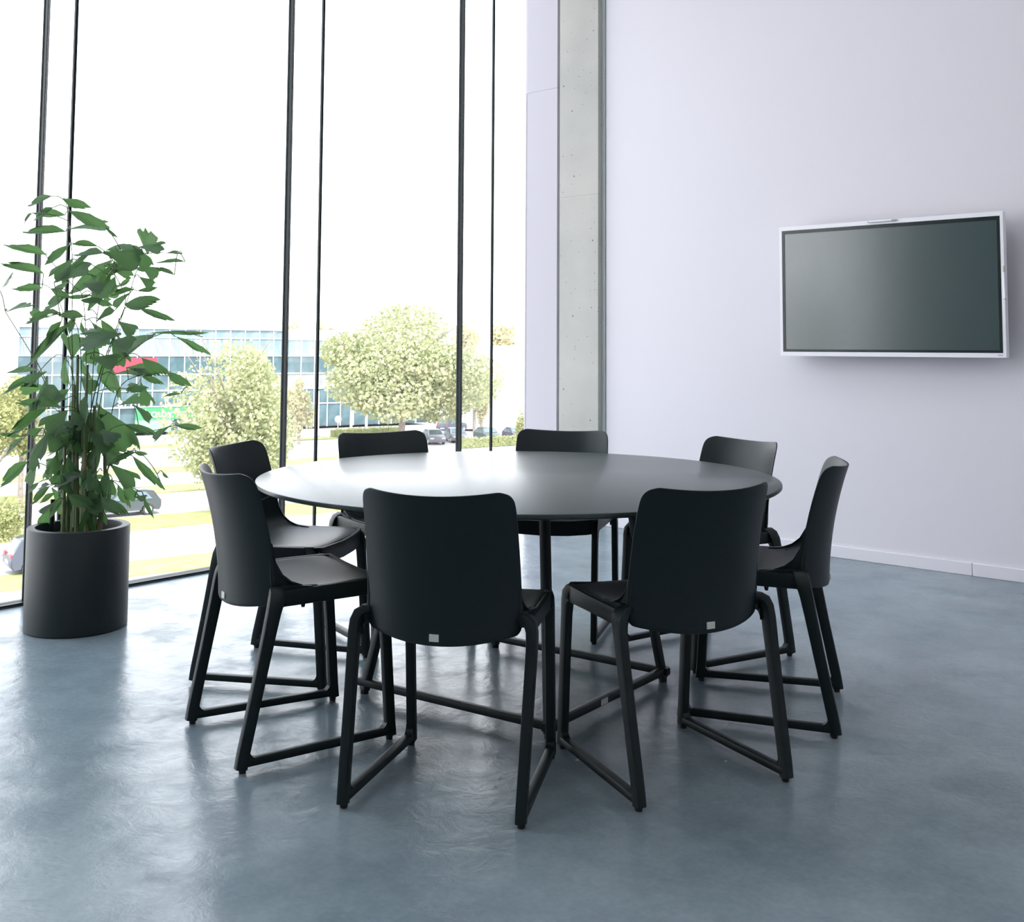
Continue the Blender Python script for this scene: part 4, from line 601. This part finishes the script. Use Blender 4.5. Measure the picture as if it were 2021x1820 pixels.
text('arm-ir  f  am  ion', 1.55, 10.9, -.5, 3.2, M_let, 'sign_lettering', ob, .06, 1.1)
# white hall on the right
wb = thing('white_hall', (-85.5, 94.4, GZ), math.atan2(98.84-94.44, -80.39+85.54), 'plain white flat-roofed hall behind the car park on the right', 'building')
MB().box(0, 0, 0, 30, 16, 10.45).build('wall', M_frame, wb, smooth=False)
MB().box(-.1, -.1, 10.45, 30.1, 16.1, 10.6).build('roof_edge', M_frame, wb, smooth=False)
MB().box(1.2, -.05, 3.6, 3.4, -.0, 3.7).build('vent_slot', mat('vent_grey', (.5, .5, .5), .6), wb, smooth=False)
MB().box(-5, 3, 0, 0, 14, 9.3).build('side_wing', mat('hall_wing', (.62, .66, .70), .6), wb, smooth=False)
# flagpoles and a round sign
for k, (x, y, h) in enumerate(((-93.1, 74.6, 5.2), (-93.2, 79.7, 3.9), (-96.1, 84.7, 3.2))):
    t = thing('flagpole', (x, y, GZ), 0, ['white pole right beside the second inner post', 'white pole in front of the glass office, above the far chair', 'short white pole between the broad tree and the glass office'][k], 'pole', 'white poles before the office building')
    MB().tube([(0,0,.1), (0,0,h)], [.16, .12], 10).build('pole', M_frame, t); MB().tube([(0,0,0), (0,0,.12)], .28, 12).build('base', M_band, t)
t = thing('round_sign', (-98.5, 82.2, GZ), ang, 'round white sign on a short post before the office', 'sign')
MB().tube([(0,0,0), (0,0,1.2)], .05, 8).build('post', M_frame, t); MB().tube([(0,-.05,1.4), (0,.05,1.4)], .42, 20).build('disc', M_frame, t)
# ------------------------------------------------------------------ cars
M_tyre = mat('tyre', (.05, .05, .05), .8); M_rim = mat('wheel_rim', (.75, .75, .76), .35, metal=.3); M_cgl = mat('car_glass', (.10, .14, .16), .08, .8); M_lamp = mat('tail_lamp', (.8, .06, .08), .3); M_head = mat('head_lamp', (.8, .8, .85), .2); M_sill = mat('grey_cladding', (.25, .26, .27), .6)
def car(x, y, hd, paint, label, L=4.4, Hc=1.6, wagon=True, group=None):
    t = thing('car', (x, y, GZ-.05), hd, label, 'car', group); h = L/2; k = Hc/1.6
    top = [(-h, .45), (-h-.02, .75), (-h+.10, 1.02*k), (-h+.42 if wagon else -h+.8, 1.50*k), (-h+.95, 1.60*k), (.25, 1.60*k), (1.05, 1.08*k), (h-.25, .92*k), (h, .70), (h, .40)]
    arch = lambda cx: [(cx+.40*math.cos(a), .32+.40*math.sin(a)) for a in [math.pi*i/8 for i in range(9)]]
    poly = top + [(h-.1, .26)] + arch(h-.85) + arch(-h+.78) + [(-h+.1, .28)]
    # rings across the width; cabin narrows above the belt line
    ys = (-.90, -.86, 0, .86, .90); vs = []; n = len(poly)
    for yy in ys:
        for (a, z) in poly:
            f = 1.0 - max(0, z-1.0)*.38; q = yy*f if abs(yy) > 0 else 0
            if abs(yy) == .90: a2, z2 = a*.985, z-.02 if z > .5 else z
            else: a2, z2 = a, z
            vs.append((a2, q, z2))
    fs = [tuple(range(n))] + [tuple(4*n+i for i in range(n-1, -1, -1))]
    for r in range(4):
        for i in range(n): fs.append((r*n+i, (r+1)*n+i, (r+1)*n+(i+1)%n, r*n+(i+1)%n))
    MB().add(vs, fs).build('body', paint, t)
    for s in (-1, 1):
        for (a, b, c, d, nm) in ((-h+.55, -.55, -h+.72, -.58, 'window'), (-.48, .75, -.48, .22, 'window')):
            y1 = lambda z: s*(.90*(1-max(0, z-1.0)*.38)+.012); z0, z1 = 1.03*k, 1.47*k
            q = [(a, y1(z0), z0), (b, y1(z0), z0), (d, y1(z1), z1), (c+.2 if a < -.5 else c, y1(z1), z1)]
            MB().add(q + [(u, v-s*.03, w) for u, v, w in q], [(0,1,2,3),(7,6,5,4),(0,4,5,1),(1,5,6,2),(2,6,7,3),(3,7,4,0)]).build(nm, M_cgl, t, smooth=False)
        MB().box(-h+1.3, s*.88-.02, .25, h-1.35, s*.88+.02, .42).build('sill', M_sill, t, smooth=False)
        for wx in (-h+.78, h-.85):
            w = MB().tube([(wx, s*.70, .33), (wx, s*.89, .33)], .33, 24).build('wheel', M_tyre, t)
            MB().tube([(wx, s*.885, .33), (wx, s*.90, .33)], .22, 16).build('rim', M_rim, w)
            hub = MB()
            for q in range(5):
                a = q*2*math.pi/5; hub.tube([(wx, s*.903, .33), (wx+.2*math.cos(a), s*.903, .33+.2*math.sin(a))], .022, 5)
            hub.build('spokes', M_rim, w)
        MB().box(-h-.03, s*.62-.18, .80*k, -h+.12, s*.62+.18, .95*k, .02).build('tail_lamp', M_lamp, t, smooth=False)
        MB().box(h-.16, s*.62-.2, .66*k, h+.01, s*.62+.2, .80*k, .02).build('head_lamp', M_head, t, smooth=False)
    def slab(a0, z0, a1, z1, w0, w1, nm):
        n_ = Vector((z1-z0, 0, -(a1-a0))).normalized()*(-.02 if a0 < 0 else .02); n_ = n_ if n_.z > 0 else -n_
        q = [Vector((a0, -w0, z0))+n_, Vector((a0, w0, z0))+n_, Vector((a1, w1, z1))+n_, Vector((a1, -w1, z1))+n_]
        MB().add(q + [v-n_*2 for v in q], [(0,1,2,3),(7,6,5,4),(0,4,5,1),(1,5,6,2),(2,6,7,3),(3,7,4,0)]).build(nm, M_cgl, t, smooth=False)
    slab(.98, 1.12*k, .32, 1.56*k, .72, .62, 'windscreen')
    slab(-h+.15, 1.08*k, (-h+.42 if wagon else -h+.8)-.02, 1.46*k, .70, .60, 'rear_window')
    MB().box(-h-.05, -.25, .52, -h-.01, .25, .64).build('number_plate', M_let, t, smooth=False)
    return t
C1 = mat('steel_blue_paint', (.05, .06, .085), .22, .6); C2 = mat('graphite_paint', (.035, .048, .05), .22, .6); C3 = mat('light_car_paint', (.20, .20, .23), .25, .6); C4 = mat('dark_green_paint', (.04, .065, .055), .25, .6); C5 = mat('plum_paint', (.09, .075, .12), .25, .6); C6 = mat('slate_paint', (.07, .09, .11), .3, .6)
rd = math.atan2(RD.y, RD.x)
car(-43.75, 18.95, rd, C1, 'steel-blue crossover car on the near road, half hidden by the planter', 4.3, 1.62)
car(-56.4, 29.2, rd+math.pi, C2, 'dark graphite estate car driving left behind the palm', 4.5, 1.52)
car(-77.8, 78.0, math.atan2(-.53, .85), C3, 'parked silvery hatchback just above the far chair back', 4.0, 1.5, False)
car(-77.6, 81.3, math.atan2(-.53, .85), C3, 'parked silvery car partly behind the third mullion', 4.0, 1.5, False)
car(-75.4, 84.0, math.atan2(-.45, .89), C4, 'parked dark green hatchback between the third mullion and its inner post', 4.0, 1.5, False)
car(-74.0, 87.2, math.atan2(-.45, .89), C5, 'parked plum-coloured car beside the yellow shrub', 3.9, 1.45, False)
car(-87.5, 91.0, rd+.5, C6, 'slate-blue van standing behind the parked cars', 4.8, 1.7)
